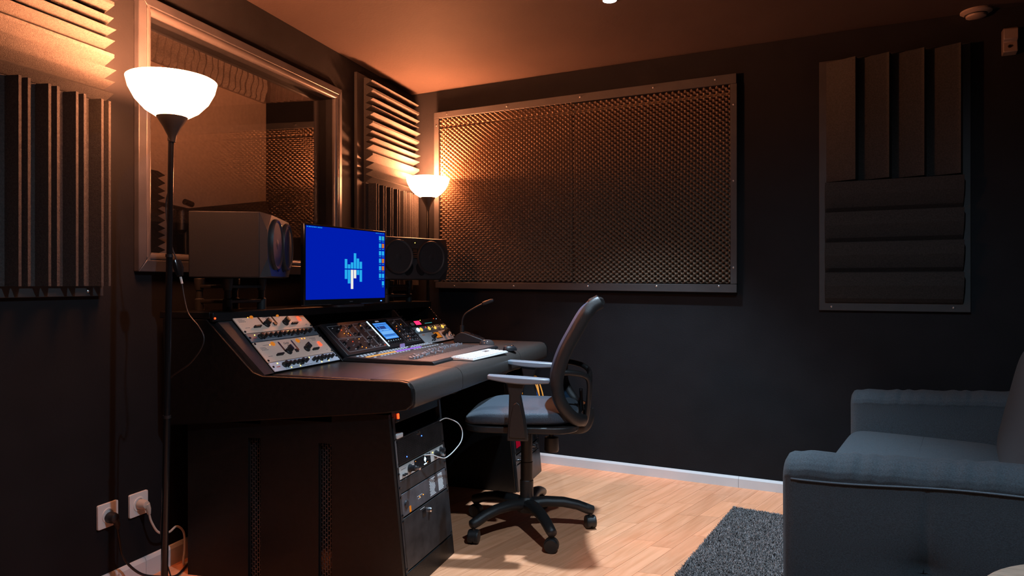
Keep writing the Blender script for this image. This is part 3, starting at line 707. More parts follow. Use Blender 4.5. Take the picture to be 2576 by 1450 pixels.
# touchscreen
cp('screen_bezel', MB().box(.405, .595, -.0095, -.008, .045, .196), M['black_gloss'])
sc_ = cp('touchscreen', MB().box(.425, .56, -.0105, -.0095, .058, .172), M['e_ui'])
def ui(rects, m):
    for (x0, x1, z0, z1) in rects: part('screen_item', MB().box(x0, x1, -.0109, -.0105, z0, z1), m, sc_, smooth=0)
ui([(.43, .555, .062, .070), (.43, .555, .09, .112), (.44, .53, .118, .124)], M['e_ui2'])
ui([(.432, .452, .128, .148), (.458, .515, .128, .148), (.45, .47, .116, .119), (.425, .56, .158, .161), (.44, .55, .083, .086), (.44, .55, .077, .079)], M['e_uid'])
cp('maker_mark', MB().box(.47, .505, -.0101, -.0096, .180, .189), M['white_print'])
for i in range(6): part('encoder', KN['s'], None, ct, loc=tuple(Matrix.Rotation(tl_, 3, 'X') @ Vector((.43 + i * .026, -.008, .032))), rot=(tl_, 0, 0)); part('led', LEDs['w'], None, ct, loc=tuple(Matrix.Rotation(tl_, 3, 'X') @ Vector((.43 + i * .026, -.009, .045))), rot=(tl_, 0, 0))
# fader deck: button rows, scribble strip, faders
M['btn_w'] = mat('pale_button', (.5, .52, .55), .4, emit=(.4, .6, .8), es=.35)
BTN = MB().box(-.007, .007, -.003, .003, 0, .004).mesh('button', M['btn_w'])
CAP = MB().prism([(-.013, 0), (-.013, .010), (-.004, .007), (.004, .007), (.013, .010), (.013, 0)], 'x', -.0065, .0065).mesh('fader_cap', mat('fader_cap', (.30, .31, .34), .35, .3))
N = 25; rows = (-.035, -.060, -.125, -.375)
for i in range(N):
    x = .03 + i * (CW - .06) / (N - 1)
    for r_ in rows:
        if (i * 7 + int(r_ * -1000)) % 11: part('button', BTN, None, ct, loc=(x, r_, .0005 - .009 * (-r_ / .42)))
    yy = -.20 - (.11 if i in (0, 1, 2) else (.03 + .08 * abs(math.sin(i * 1.7)) if i < 12 else .03 + .02 * (i % 5 == 0)))
    part('fader_cap', CAP, None, ct, loc=(x, yy, -.001))
    part('fader_slot', MB().box(x - .0012, x + .0012, -.34, -.17, -.0022, -.0012), M['black_gloss'], ct, smooth=0)
    part('scribble_strip', MB().box(x - .013, x + .013, -.098, -.084, -.0004, .0016), M['e_strip' if i < 9 else 'e_purple'], ct, smooth=0) if i < 18 else None
for i in range(4): part('shot_bottle', MB().lathe([(.005, 0), (.005, .012), (.0035, .016), (.0035, .020)], n=10), mat('lilac', (.42, .30, .6), .3), ct, loc=(.47 + i * .013, -.02, .0005))

# ------------------------------------------------------------------ gear in the near pedestal
t = unit('perforated_server', 'black perforated rack server with two blue lights in the near pedestal', RF, .461, RW, .100, M['black'], .3)
mb = MB()
for i in range(46): mb.box(.018 + i * .0083, .020 + i * .0083, -.0062, -.005, .006, .094)
for j in range(14): mb.box(.018, .396, -.0062, -.005, .006 + j * .0066, .0075 + j * .0066)
tag(part('perforation', mb, M['steel_dark'], t, smooth=0), kind='stuff')
part('frame', MB().box(0, .005, -.008, -.005, 0, .1), M['steel'], t); part('frame', MB().box(0, RW, -.008, -.005, .097, .1), M['steel_dark'], t)
for x, z in ((.215, .072), (.08, .022)): led(t, 'b', x, z)
part('lock', MB().lathe([(.008, 0), (.008, -.005)], n=14, axis='y'), M['chrome'], t, loc=(.19, -.005, .088))
t = unit('audio_interface', 'silver audio interface with black display and chrome knobs in the near pedestal', RF, .411, RW, .048, M['silver'], .3)
part('display', MB().box(.135, .275, -.0065, -.005, .003, .045), M['black_gloss'], t)
part('lit_logo', MB().prism([(-.009, 0), (0, -.011), (.009, 0), (0, .011)], 'y', -.0072, -.0066), M['e_ice'], t, loc=(.225, 0, .027)); part('lit_logo', MB().box(.213, .237, -.0072, -.0066, .008, .012), M['e_ice'], t)
for x, z in ((.145, .038), (.245, .012)): led(t, 'o', x, z, True)
part('knob', KN['big'], None, t, loc=(.095, -.005, .025)); part('knob', KN['chrome'], None, t, loc=(.105, -.028, .024)); part('knob', KN['big'], None, t, loc=(.325, -.005, .024)); part('knob', KN['chrome'], None, t, loc=(.33, -.028, .024)); part('knob', KN['L'], None, t, loc=(.375, -.005, .03))
led(t, 'y', .30, .036)
for x in (.04, .055): part('jack', KN['tiny'], None, t, loc=(x, -.005, .014))
marks(t, M['grey_print'], dashes(.03, .034, 3, .01) + dashes(.118, .036, 2, .004))
t = unit('blank_panel', 'plain dark blanking panel below the silver audio interface', RF, .362, RW, .047, M['steel_dark'], .02)
t = unit('power_amplifier', 'grey rack unit printed with a block of pale text in the near pedestal', RF, .276, RW, .084, M['gear_grey'], .3)
part('power_button', MB().lathe([(.015, 0), (.013, -.005), (.006, -.0055)], n=20, axis='y'), M['steel_dark'], t, loc=(.045, -.005, .040))
part('power_lamp', MB().box(.066, .078, -.0065, -.005, .004, .026), M['e_amber'], t)
rows_ = []
for j in range(12): rows_ += dashes(.245 + (.004 if j % 2 else 0), .010 + j * .0057 , 5, .009, .0015, .0028) + dashes(.325, .010 + j * .0057, 5, .0085, .0012, .0035)
marks(t, M['white_print'], rows_ + dashes(.135, .04, 6, .006) + dashes(.14, .03, 3, .006))
for x in (.155, .185): led(t, 'o', x, .035, True)
t = unit('rack_drawer', 'dark lockable rack drawer at the bottom of the near pedestal', RF, .082, RW, .190, M['steel_dark'], .3, cat='drawer')
part('latch_recess', MB().box(.165, .195, -.0058, -.005, .145, .172), M['black_gloss'], t); part('lock', MB().lathe([(.010, 0), (.010, -.008), (.007, -.012)], n=16, axis='y'), M['chrome'], t, loc=(.225, -.005, .158))
marks(t, M['white_print'], dashes(.15, .18, 4, .007), name='printing')
part('gap', MB().box(.010, .0125, -.0056, -.005, .01, .18), M['black_gloss'], t)
# red rocker switch in the header
sw = part('rocker_switch', MB().box(.002, .011, -.006, 0, .004, .024), M['e_red'], DK, loc=tuple(Vector(RF.at(.035, .628, -.0035)) - DK.location), rot=RF.rot, bevel=.002)
part('switch_bezel', MB().box(-.008, .020, -.004, .001, -.008, .038), M['black_gloss'], DK, loc=tuple(Vector(RF.at(.035, .628, 0)) - DK.location), rot=RF.rot, bevel=.003)
hub = part('card_reader', MB().box(0, .045, 0, .06, 0, .018), M['white_plastic'], None, loc=RF.at(.012, .5615, -.012), rot=(0, 0, R(90)), bevel=.004)
tag(hub, 'small white card reader lying on the perforated server', 'card reader')
pts = [RF.at(.385, .559, -.008), RF.at(.41, .565, -.03), RF.at(.46, .535, -.055), RF.at(.49, .495, -.06), RF.at(.47, .455, -.06), RF.at(.42, .425, -.045), RF.at(.36, .412, -.035), RF.at(.30, .425, -.04), RF.at(.235, .452, -.034), RF.at(.19, .462, -.022)]
o = part('usb_cable', MB().tube(spline(pts, 8), .0022, 8), M['white_plastic'], None); tag(o, 'pale cable looping out of the near pedestal beside the chair', 'cable')
# far pedestal gear
t = unit('jack_panel', 'steel jack panel with chrome sockets low in the far pedestal', RG, .145, .436, .048, M['steel_dark'], .2)
for i in range(12): part('socket', KN['tiny'] if i % 3 else KN['chrome'], None, t, loc=(.05 + i * .031, -.005, .015 + .018 * (i % 2)))
t = unit('power_conditioner', 'dark rack unit with a red lit meter in the far pedestal behind the chair', RG, .200, .436, .095, M['black_gloss'], .2)
part('display', MB().box(.03, .10, -.0062, -.005, .03, .075), emi('meter_red', (1, .01, .06), .22), t); led(t, 'w', .38, .05, True)
t = unit('server_case', 'plain black rack case in the middle of the far pedestal', RG, .300, .436, .190, M['black'], .3)
t = unit('patch_bay', 'black patch bay with orange leads plugged in at the top of the far pedestal', RG, .495, .436, .110, M['black_gloss'], .2)
for i in range(20): part('socket', KN['tiny'], None, t, loc=(.04 + i * .0185, -.005, .03 + .05 * (i % 2)))

# ------------------------------------------------------------------ loudspeakers on isolation stands
SHZ = 1.022
def loudspeaker(label, p, yaw, W=.54, Hh=.256, D=.33):
    # local x to the right as seen from the front, -y out of the front; p is the left front bottom corner
    t = thing('studio_monitor', label, 'loudspeaker', (p[0], p[1], 1.155), (0, 0, yaw))
    e = .05
    part('cabinet', MB().box(0, W, .028, D, 0, Hh), M['speaker_box'], t, bevel=.003)
    # front baffle with chamfered corners: octagon face in front of the full rectangle
    def octo(y, c, i=0): return [(c + i, y, i), (W - c - i, y, i), (W - i, y, c + i), (W - i, y, Hh - c - i), (W - c - i, y, Hh - i), (c + i, y, Hh - i), (i, y, Hh - c - i), (i, y, c + i)]
    a, b = octo(.028, .0015), octo(0, .066, .005)
    part('baffle', MB().add(a + b, [tuple(range(8)), tuple(range(15, 7, -1))] + [(i, (i + 1) % 8, 8 + (i + 1) % 8, 8 + i) for i in range(8)]), M['speaker_face'], t, smooth=0)
    for x in (.135, W - .135):
        part('woofer_surround', MB().lathe([(.100, 0), (.100, -.006), (.096, -.014), (.090, -.013), (.086, -.009)], n=40, axis='y', caps=False), M['rubber'], t, loc=(x, 0, Hh * .53), smooth=60)
        part('woofer_cone', MB().lathe([(.088, -.0095), (.060, -.005), (.033, -.0012), (.030, -.006), (.018, -.010), (.002, -.011)], n=36, axis='y'), M['cone'], t, loc=(x, 0, Hh * .53), smooth=60)
    part('tweeter', MB().box(W / 2 - .022, W / 2 + .022, -.004, 0, Hh * .50, Hh * .74), M['black_gloss'], t, bevel=.003)
    mb = MB()
    for i in range(5): mb.box(W / 2 - .015, W / 2 + .015, -.0048, -.004, Hh * .53 + i * .010, Hh * .53 + i * .010 + .003)
    tag(part('tweeter_ribbon', mb, mat('ribbon', (.25, .10, .04), .4, .5), t, smooth=0), kind='stuff')
    for sx in (-1, 1):
        part('bass_port', MB().prism([(a_, b_) for a_, b_ in [(.030 * math.cos(k) , .034 * math.sin(k) - (.012 * math.cos(k) * sx)) for k in [i * 2 * PI / 20 for i in range(20)]]], 'y', -.0025, 0), M['black_gloss'], t, loc=(W / 2 + sx * .040, 0, .060))
    part('badge', MB().box(W / 2 - .025, W / 2 + .012, -.0015, 0, Hh * .84, Hh * .90), M['black'], t); part('power_led', LED['y'], None, t, loc=(W / 2 + .002, -.002, Hh * .87))
    return t
nl = math.atan2(.438, .899); ya = nl + R(90)
loudspeaker('near black studio monitor speaker lying sideways in front of the window', (-1.679, 2.126), ya, .48, .245, .28)
nr = math.atan2(-.46, .885); yb = nr + R(90)
ux, uy = math.cos(yb), math.sin(yb)
loudspeaker('far black studio monitor speaker lying sideways behind the computer monitor', (-1.676 - .50 * ux, 3.783 - .50 * uy), yb, .50, .245, .26)
def iso_stand(label, p, yaw, W, D, h):
    t = thing('speaker_stand', label, 'stand', (p[0], p[1], SHZ), (0, 0, yaw))
    part('frame', MB().box(0, W, 0, .018, .03, .044).box(0, W, D - .018, D, .03, .044).box(0, .018, .018, D - .018, .03, .044).box(W - .018, W, .018, D - .018, .03, .044), M['rubber'], t, bevel=.003)
    part('frame', MB().box(0, W, 0, .018, h - .040, h - .026).box(0, W, D - .018, D, h - .040, h - .026).box(0, .018, .018, D - .018, h - .040, h - .026).box(W - .018, W, .018, D - .018, h - .040, h - .026), M['rubber'], t, bevel=.003)
    lg = MB().lathe([(.019, 0), (.019, .045), (.013, .05), (.013, h - .05), (.016, h - .048), (.020, h - .025), (.022, h - .002), (.021, h)], n=18).mesh('leg', M['rubber'])
    for x in (.012, W - .012):
        for y in (.012, D - .012): part('leg', lg, None, t, loc=(x, y, 0))
iso_stand('black isolation stand under the near studio monitor', (-1.955, 2.235), R(90), .23, .165, .131)
iso_stand('black isolation stand under the far studio monitor', (-1.945, 3.515), R(90), .31, .15, .131)

# ------------------------------------------------------------------ computer monitor
mp0, mp1 = Vector((-1.823, 2.554)), Vector((-1.729, 3.111)); md = (mp1 - mp0); MW = md.length; my = math.atan2(md.y, md.x)
mt = thing('computer_monitor', 'computer monitor with bright blue desktop standing on the desk shelf', 'monitor', (mp0.x, mp0.y, SHZ + .012), (0, 0, my))
MH = .365
part('bezel', MB().box(0, MW, 0, .022, 0, MH), M['black_gloss'], mt, bevel=.003)
part('rear_housing', MB().box(.08, MW - .08, .022, .05, .05, MH - .05), M['black'], mt, bevel=.01)
part('foot', MB().prism([(a, b) for a, b in rrect(.20, .12, .03)], 'z', -.0115, -.002), M['black'], mt, loc=(MW / 2, .03, 0))
part('neck', MB().box(MW / 2 - .03, MW / 2 + .03, .045, .06, -.01, .12), M['black'], mt, bevel=.004)
SX0, SX1, SZ0, SZ1 = .010, MW - .008, .026, MH - .008
scr = part('screen', MB().box(SX0, SX1, -.0012, .0, SZ0, SZ1), M['screen_blue'], mt, smooth=0)
sw_, sh_ = SX1 - SX0, SZ1 - SZ0
def sitem(name, u0, u1, v0, v1, m):   # fractions, v from the top
    part(name, MB().box(SX0 + u0 * sw_, SX0 + u1 * sw_, -.0018, -.0012, SZ1 - v1 * sh_, SZ1 - v0 * sh_), m, scr, smooth=0)
up_ = [(.33, .545), (.465, .545), (.41, .545), (.235, .545), (.325, .545), (.405, .545)]
dn = [.725, .80, .905, .715, .645, .77]
ux0 = .455
for i in range(6):
    u = ux0 + i * .0385
    sitem('logo_bar', u, u + .031, [.43, .505, .475, .34, .415, .46][i], .565, M['e_cyan'])
    sitem('logo_bar', u, u + .031, .582, [.715, .78, .86, .705, .655, .755][i], M['e_white'] if i in (2, 3) else M['e_cyan'])
for i in range(7):
    v = .055 + i * .115
    for j, u in enumerate((.915, .957)):
        if i == 6 and j == 0: continue
        c_ = M['e_orange_i'] if (j == 1 and i in (1, 3, 4)) else (M['e_teal'] if (i, j) == (0, 1) else M['e_cyan'])
        sitem('folder_icon', u, u + .031, v, v + .065, c_); sitem('icon_label', u + .002, u + .028, v + .082, v + .090, M['e_teal'])
for k in range(9): sitem('menu_item', .01 + k * .02, .01 + k * .02 + random.uniform(.008, .016), .012, .022, M['e_cyan'])
for k in range(6): sitem('menu_item', .87 + k * .02, .87 + k * .02 + random.uniform(.008, .016), .012, .020, M['e_cyan'])
part('power_led', MB().box(MW * .925, MW * .945, -.001, 0, .010, .013), M['e_blue'], mt, smooth=0)
part('maker_mark', MB().box(MW * .52, MW * .56, -.0006, 0, .010, .015), M['gear_grey'], mt, smooth=0)

# ------------------------------------------------------------------ small things on the desk
tm = thing('talkback_microphone', 'black gooseneck talkback microphone on the far end of the desk', 'microphone', (-1.545, 3.80, .7815), (0, 0, R(14)))
part('base', MB().prism([(-.085, 0), (-.09, .012), (-.075, .045), (-.045, .062), (-.02, .058), (.085, .02), (.09, .008), (.085, 0)], 'y', -.055, .055), M['black'], tm, bevel=.004)
for i in range(3): part('button', MB().box(-.008, .008, -.012, .012, 0, .005), M['black_gloss'], tm, loc=(.01 + i * .022, .02, .048 - i * .0075), rot=(0, R(19), 0), bevel=.001)
part('socket', MB().cyl((-.045, 0, .055), .0125, .045, 14), M['black'], tm)
gp = spline([(-.045, 0, .095), (-.043, 0, .135), (-.025, .0, .17), (.03, 0, .205), (.075, 0, .228)], 8)
part('gooseneck', MB().tube(gp, .0052, 10), M['black'], tm)
part('capsule', MB().tube([(.075, 0, .228), (.08, 0, .2305), (.095, 0, .236), (.13, 0, .248), (.142, 0, .250), (.147, 0, .251)], [.006, .0105, .0125, .0125, .010, .004], 14), M['black'], tm)

kc = [Vector((-1.285, 2.946)), Vector((-1.126, 2.843)), Vector((-1.115, 3.237)), Vector((-1.286, 3.378))]
kb = thing('keyboard', 'slim white computer keyboard at the front edge of the desk', 'keyboard', (-1.19, 3.07, .7825), (0, 0, R(86)))
KW, KD = .405, .115
part('case', MB().prism([(-KD/2, 0), (KD/2, 0), (KD/2, .014), (-KD/2, .006)], 'x', -KW/2, KW/2), M['white_plastic'], kb, bevel=.002)
key = MB().box(-.0105, .0105, -.0085, .0085, 0, .003).mesh('key', mat('white_key', (.72, .73, .74), .4)); keyd = MB().box(-.0105, .0105, -.0085, .0085, 0, .003).mesh('key', mat('grey_key', (.10, .10, .10), .4))
for j in range(5):
    for i in range(16):
        y = -KD/2 + .014 + j * .0215; zz = .0065 + (y + KD/2) / KD * .008
        part('key', keyd if (i in (11, 12) and j in (3,)) else key, None, kb, loc=(-KW/2 + .019 + i * .0245, y, zz))
def mouse(name, label, loc, rz, L, Wd, Hm, m, two=False):
    t = thing(name, label, 'mouse', loc, (0, 0, R(rz)))
    def f(u, v):
        a = u * 2 * PI; b = v * PI / 2
        r_ = math.cos(b) ** .55
        return (L / 2 * r_ * math.cos(a), Wd / 2 * r_ * math.sin(a), Hm * (math.sin(b) ** .8) * (1 - .25 * math.cos(a) * math.cos(b)))
    part('shell', MB().grid(f, 28, 10), m, t, smooth=60)
    part('wheel', MB().cyl((L * .2, -.003, Hm * .72), .009, .006, 14, 'y'), M['black_gloss'], t)
    part('base_plate', MB().prism([(L / 2 * .98 * math.cos(a), Wd / 2 * .98 * math.sin(a)) for a in [i * PI / 12 for i in range(24)]], 'z', 0, .004), M['black_gloss'], t)
    return t
M['mouse_gloss'] = mat('mouse_gloss', (.06, .05, .05), .12)
mouse('computer_mouse', 'glossy dark rounded mouse beside the white keyboard', (-1.335, 3.535, .7815), 100, .105, .085, .042, M['mouse_gloss'])
mouse('computer_mouse', 'small angular black mouse at the far end of the keyboard', (-1.145, 3.375, .7825), 60, .085, .055, .026, M['black'])

# ------------------------------------------------------------------ office chair
ch = thing('office_chair', 'black mesh-back office chair on five castors by the desk', 'chair', (-.94, 3.01, 0), (0, 0, R(191.6)))
wheel = MB().lathe([(.012, -.024), (.027, -.023), (.030, -.018), (.030, -.004), (.026, 0), (.030, .004), (.030, .018), (.027, .023), (.012, .024)], n=24, axis='y').mesh('wheel', M['chair_black'])
hood = MB().prism([(.032 * math.cos(R(a)), .032 * math.sin(R(a))) for a in range(-20, 201, 20)] , 'y', -.012, .012).mesh('caster_hood', M['chair_black'])
stem = MB().cyl((0, 0, .03), .009, .024, 10).mesh('caster_stem', M['black'])
for k in range(5):
    a = R(-52 + 72 * k - 191.6); c, s_ = math.cos(a), math.sin(a)
    pth = [(.02, .118), (.09, .126), (.17, .122), (.235, .108), (.28, .090), (.306, .082), (.312, .080)]
    part('leg', MB().tube([(r * c, r * s_, z) for r, z in pth], [.026, .024, .023, .022, .023, .021, .012], 12, ry=[.034, .030, .027, .025, .023, .021, .012], up=(0, 0, 1)), M['chair_black'], ch, smooth=50)
    cs = part('caster', hood, None, ch, loc=(.295 * c, .295 * s_, .030), rot=(0, 0, a + R(60 + 40 * k)))
    part('wheel', wheel, None, cs, rot=(0, 0, 0)); part('caster_stem', stem, None, cs, loc=(-.004, 0, -.01))
part('hub', MB().lathe([(.045, .085), (.05, .10), (.05, .125), (.036, .145), (.032, .15)], n=28), M['chair_black'], ch)
part('gas_column', MB().lathe([(.031, .145), (.031, .225), (.0285, .228), (.0285, .31), (.0265, .313), (.0265, .46)], n=24), M['chair_black'], ch)
part('mechanism', MB().box(-.20, .10, -.065, .065, .455, .487), M['chair_black'], ch, bevel=.008)
part('tilt_knob', MB().lathe([(.012, .455), (.012, .43), (.032, .425), (.034, .37), (.030, .36)], (-.115, 0, 0), 24), M['chair_black'], ch)
part('pivot_bolt', MB().cyl((-.05, -.072, .468), .008, .144, 12, 'y'), M['screw'], ch)
part('lever', MB().tube([(.02, 0, .46), (.03, -.20, .45), (.03, -.25, .448)], .006, 8), M['black'], ch)
# cushion: rounded slab with a waterfall front
def seat(u, v):
    a = u * 2 * PI; vv = (v - .5) * PI
    ca, sa = math.cos(a), math.sin(a); n_ = 3.6
    sx = math.copysign(abs(ca) ** (2 / n_), ca); sy_ = math.copysign(abs(sa) ** (2 / n_), sa)
    cv = math.copysign(abs(math.cos(vv)) ** (2 / 3.2), 1); sv = math.copysign(abs(math.sin(vv)) ** (2 / 3.2), math.sin(vv))
    x = .015 + .255 * sx * cv; y = .25 * sy_ * cv * (1 - .06 * (sx < 0))
    z = .547 + .036 * sv
    z -= .030 * max(0, (x - .12) / .15) ** 2; z += .012 * (y / .25) ** 2 * (sv > 0) ; z += .01 * max(0, -(x + .1) / .15) * (sv > 0)
    return (x, y, z)
part('seat', MB().grid(seat, 64, 24), M['seat_fabric'], ch, smooth=80)
part('seat_pan', MB().prism([(.25 * a, .24 * b) for a, b in [(p[0] * 2, p[1] * 2) for p in rrect(1, 1, .22, 6)]], 'z', .489, .517), M['chair_black'], ch, loc=(.01, 0, 0), bevel=.005)
# armrests
for s_ in (-1, 1):
    y0 = s_ * .285
    mb = MB(); n = 14; pr = []
    for i in range(n + 1):
        u = i / n; x = -.125 + u * .262; wv = .020 + .012 * math.sin(PI * u) ** .7; pr.append((x, wv))
    pts = [(x, w_) for x, w_ in pr] + [(x, -w_) for x, w_ in pr[::-1]]
    part('armrest', mb.prism(pts, 'z', 0, .018, lambda p: (p[0], p[1], p[2] + .722 + .055 * (p[0] + .0) - .010 * math.sin(PI * (p[0] + .125) / .262) * (p[2] < .01))), M['arm_pad'], ch, loc=(0, y0, 0), bevel=.005, smooth=50)
    post = [(.055, .47), (-.035, .47), (-.025, .56), (-.005, .66), (-.025, .715), (-.05, .726), (.085, .728), (.055, .71), (.045, .66), (.048, .56)]
    part('arm_post', MB().prism(post, 'y', -.014, .014), M['chair_black'], ch, loc=(0, y0 - s_ * .002, 0), bevel=.006)
    part('arm_cover', MB().prism([(.045, .485), (-.026, .485), (-.018, .56), (-.002, .625), (.012, .635), (.026, .625), (.040, .56)], 'y', -.003, .003), M['chair_black'], ch, loc=(0, y0 + s_ * .014, 0), bevel=.003)
    part('arm_bracket', MB().box(-.03, .05, min(0, s_ * .285), max(0, s_ * .285), .474, .488), M['chair_black'], ch, bevel=.004)
# backrest
bp = [(-.255, .535), (-.205, .56), (-.155, .63), (-.142, .70), (-.152, .77), (-.182, .85), (-.222, .925), (-.262, .995), (-.290, 1.03), (-.325, 1.052)]
sp_ = spline([(x, 0, z) for x, z in bp], 5)
def bw_(i): u = i / (len(sp_) - 1); return .225 * (1 - .35 * max(0, (.25 - u) / .25) ** 2) * (1 - .10 * max(0, (u - .8) / .2))
def bsheet(u, v):
    f = v * (len(sp_) - 1); i = min(int(f), len(sp_) - 2); p = sp_[i].lerp(sp_[i + 1], f - i); wv = bw_(f); t_ = u * 2 - 1
    return (p.x + .030 - .032 * t_ * t_, wv * t_ * .97, p.z)
o = part('back_mesh', MB().grid(bsheet, 24, 40), M['mesh_fabric'], ch, smooth=80); sd = o.modifiers.new('solid', 'SOLIDIFY'); sd.thickness = .007; sd.offset = 0
for s_ in (-1, 1):
    pts = [(p.x - .010, s_ * bw_(i), p.z) for i, p in enumerate(sp_)]
    part('back_frame', MB().tube(pts, [.016] * len(pts), 10, ry=[.028] * len(pts), up=(0, 1, 0)), M['chair_black'], ch, smooth=50)
for i in (1, len(sp_) - 1):
    p = sp_[i]; pts = [(p.x + .022 - .032 * t_ * t_, bw_(i) * t_, p.z) for t_ in [k / 8 - 1 for k in range(17)]]
    part('back_frame', MB().tube(pts, .016, 10, ry=.022, up=(0, 0, 1)), M['chair_black'], ch, smooth=50)
for s_ in (-1, 1):
    y = s_ * .15
    part('back_support', MB().tube(spline([(-.170, s_ * .215, .75), (-.21, s_ * .195, .748), (-.262, s_ * .16, .735), (-.288, s_ * .14, .705), (-.286, s_ * .12, .62), (-.275, s_ * .09, .535), (-.262, s_ * .06, .50)], 6), .013, 10, ry=.011), M['chair_black'], ch, smooth=50)
part('back_support', MB().tube([(-.285, -.145, .72), (-.292, 0, .722), (-.285, .145, .72)], .016, 10, ry=.010), M['chair_black'], ch, smooth=50)
part('back_spine', MB().tube(spline([(-.15, 0, .470), (-.22, 0, .468), (-.265, 0, .478), (-.285, 0, .52), (-.282, 0, .56)], 6), .026, 10, ry=.016), M['chair_black'], ch, smooth=50)
part('lumbar_knob', MB().tube([(-.255, .05, .56), (-.25, .05, .66)], .008, 8), M['black'], ch)

# ------------------------------------------------------------------ sofa
so = thing('sofa', 'blue-grey fabric two-seat sofa with rounded arms in front of the back wall', 'sofa', (.12, 2.26, 0), (0, 0, R(75)))
SLEN, SDEP = 1.67, .86
def arm(x0, x1, tuft):
    W_ = x1 - x0; mb = MB()
    def f(u, v):
        # v along depth (front to back), u round the outline in the x-z plane (outer side, over the top, inner side)
        y = .004 - v * SDEP; zt = .60 + .045 * min(1, v * 1.35)
        r_ = .055
        fr_ = min(1, v / .05); fr = math.sqrt(max(0, 1 - (1 - fr_) ** 2)); ins = .028 * (1 - fr)
        P = [(x0 + .012, .09), (x0 + .004, .2), (x0, .35), (x0 - .004, zt - r_ - .01)]
        arc = [(x0 - .006 + (W_ / 2 + .01) * (1 - math.cos(a)), zt - r_ + (r_) * math.sin(a)) for a in [i * PI / 10 for i in range(11)]]
        Q = [(x1 + .002, zt - r_ - .02), (x1, .35), (x1, .09)]
        L = P + arc + Q; t_ = u * (len(L) - 1); i = min(int(t_), len(L) - 2); q = t_ - i
        x = L[i][0] * (1 - q) + L[i + 1][0] * q; z = L[i][1] * (1 - q) + L[i + 1][1] * q
        xm = (x0 + x1) / 2; x = xm + (x - xm) * (1 - ins / (W_ / 2)); z -= ins * max(0, (z - .3) / .35)
        if z > zt - .07:   # gathered fabric
            x += .003 * math.sin(v * 95 + 3 * math.sin(v * 31)) * (1 if u < .5 else -1) * min(1, (z - zt + .07) / .05)
            z += .0025 * math.sin(v * 70 + 2 * math.sin(v * 23))
        if tuft and u < .35:
            dv = (v - .445) * SDEP; dz = z - .315
            x += .022 * math.exp(-(dv * dv + dz * dz) / .0022) + .006 * math.exp(-(dv * dv) / .00008) * (z < zt - .1) + .010 * math.exp(-(dz * dz) / .0012 - dv * dv / .02)
        return (x, y, z)
    mb.grid(f, 68, 90)
    n = 69; mb.f.append(tuple(range(n))[::-1]); mb.f.append(tuple(90 * n + i for i in range(n)))
    o = part('arm', mb, M['sofa'], so, smooth=60)
    return o
arm(0, .155, True); arm(SLEN - .155, SLEN, False)
pp = []
for k in range(40):
    v = .012 + k / 39 * .97; zt = .60 + .045 * min(1, v * 1.35); pp.append((-.0050 + (.016 if v < .03 else 0) + .010 * math.exp(-((v - .01) / .02) ** 2), .004 - v * SDEP, zt - .066 - .004 * math.sin(v * 9)))
part('piping', MB().tube(pp, .0030, 8), M['sofa_pipe'], so, smooth=80)
part('base_frame', MB().box(.15, SLEN - .15, -SDEP + .02, -.02, .09, .30), M['sofa'], so, bevel=.02, seg=3)
def cush(x0, x1, y0, y1, z0, z1, rx=.05, lean=None, crown=.012, seam=None, nm='seat_cushion'):
    mb = MB(); cx, cy_, cz = (x0 + x1) / 2, (y0 + y1) / 2, (z0 + z1) / 2; hx, hy, hz = (x1 - x0) / 2, (y1 - y0) / 2, (z1 - z0) / 2
    def f(u, v):
        a = u * 2 * PI; b = (v - .5) * PI; e = .16
        def sg(c, p): return math.copysign(abs(c) ** p, c)
        X = sg(math.cos(b), .35) * sg(math.cos(a), e); Y = sg(math.cos(b), .35) * sg(math.sin(a), e); Z = sg(math.sin(b), .35)
        x = cx + hx * X; y = cy_ + hy * Y; z = cz + hz * Z + crown * (1 - X * X) * (1 - Y * Y) * Z
        if seam and Z > 0:
            for s0 in seam:
                z -= .006 * math.exp(-((y - s0[1]) / .006) ** 2) + .008 * math.exp(-((y - s0[1]) ** 2 + (x - s0[0]) ** 2) / .003)
        if lean: y -= lean * (z - z0)
        return (x, y, z)
    mb.grid(f, 120, 48); return part(nm, mb, M['sofa'], so, smooth=60)
cush(.155, SLEN - .155, -.62, -.005, .285, .435, seam=[(.60, -.30), (1.2, -.30)])
cush(.158, SLEN - .158, -.74, -.565, .38, .88, lean=.22, nm='back_cushion', crown=.01)
part('back_frame', MB().prism([(-.70, .10), (-.85, .10), (-.92, .80), (-.86, .82)], 'x', .10, SLEN - .10), M['sofa'], so, bevel=.03, seg=3)
part('back_seam', MB().tube([(.30, -.602, .46), (.30, -.64, .70), (.30, -.665, .82)], .003, 6), M['sofa_pipe'], so)
ft = MB().lathe([(.018, 0), (.024, .095)], n=14).mesh('foot', M['black'])
for x, y in ((.07, -.07), (SLEN - .07, -.07), (.07, -SDEP + .08), (SLEN - .07, -SDEP + .08)): part('foot', ft, None, so, loc=(x, y, 0.011))

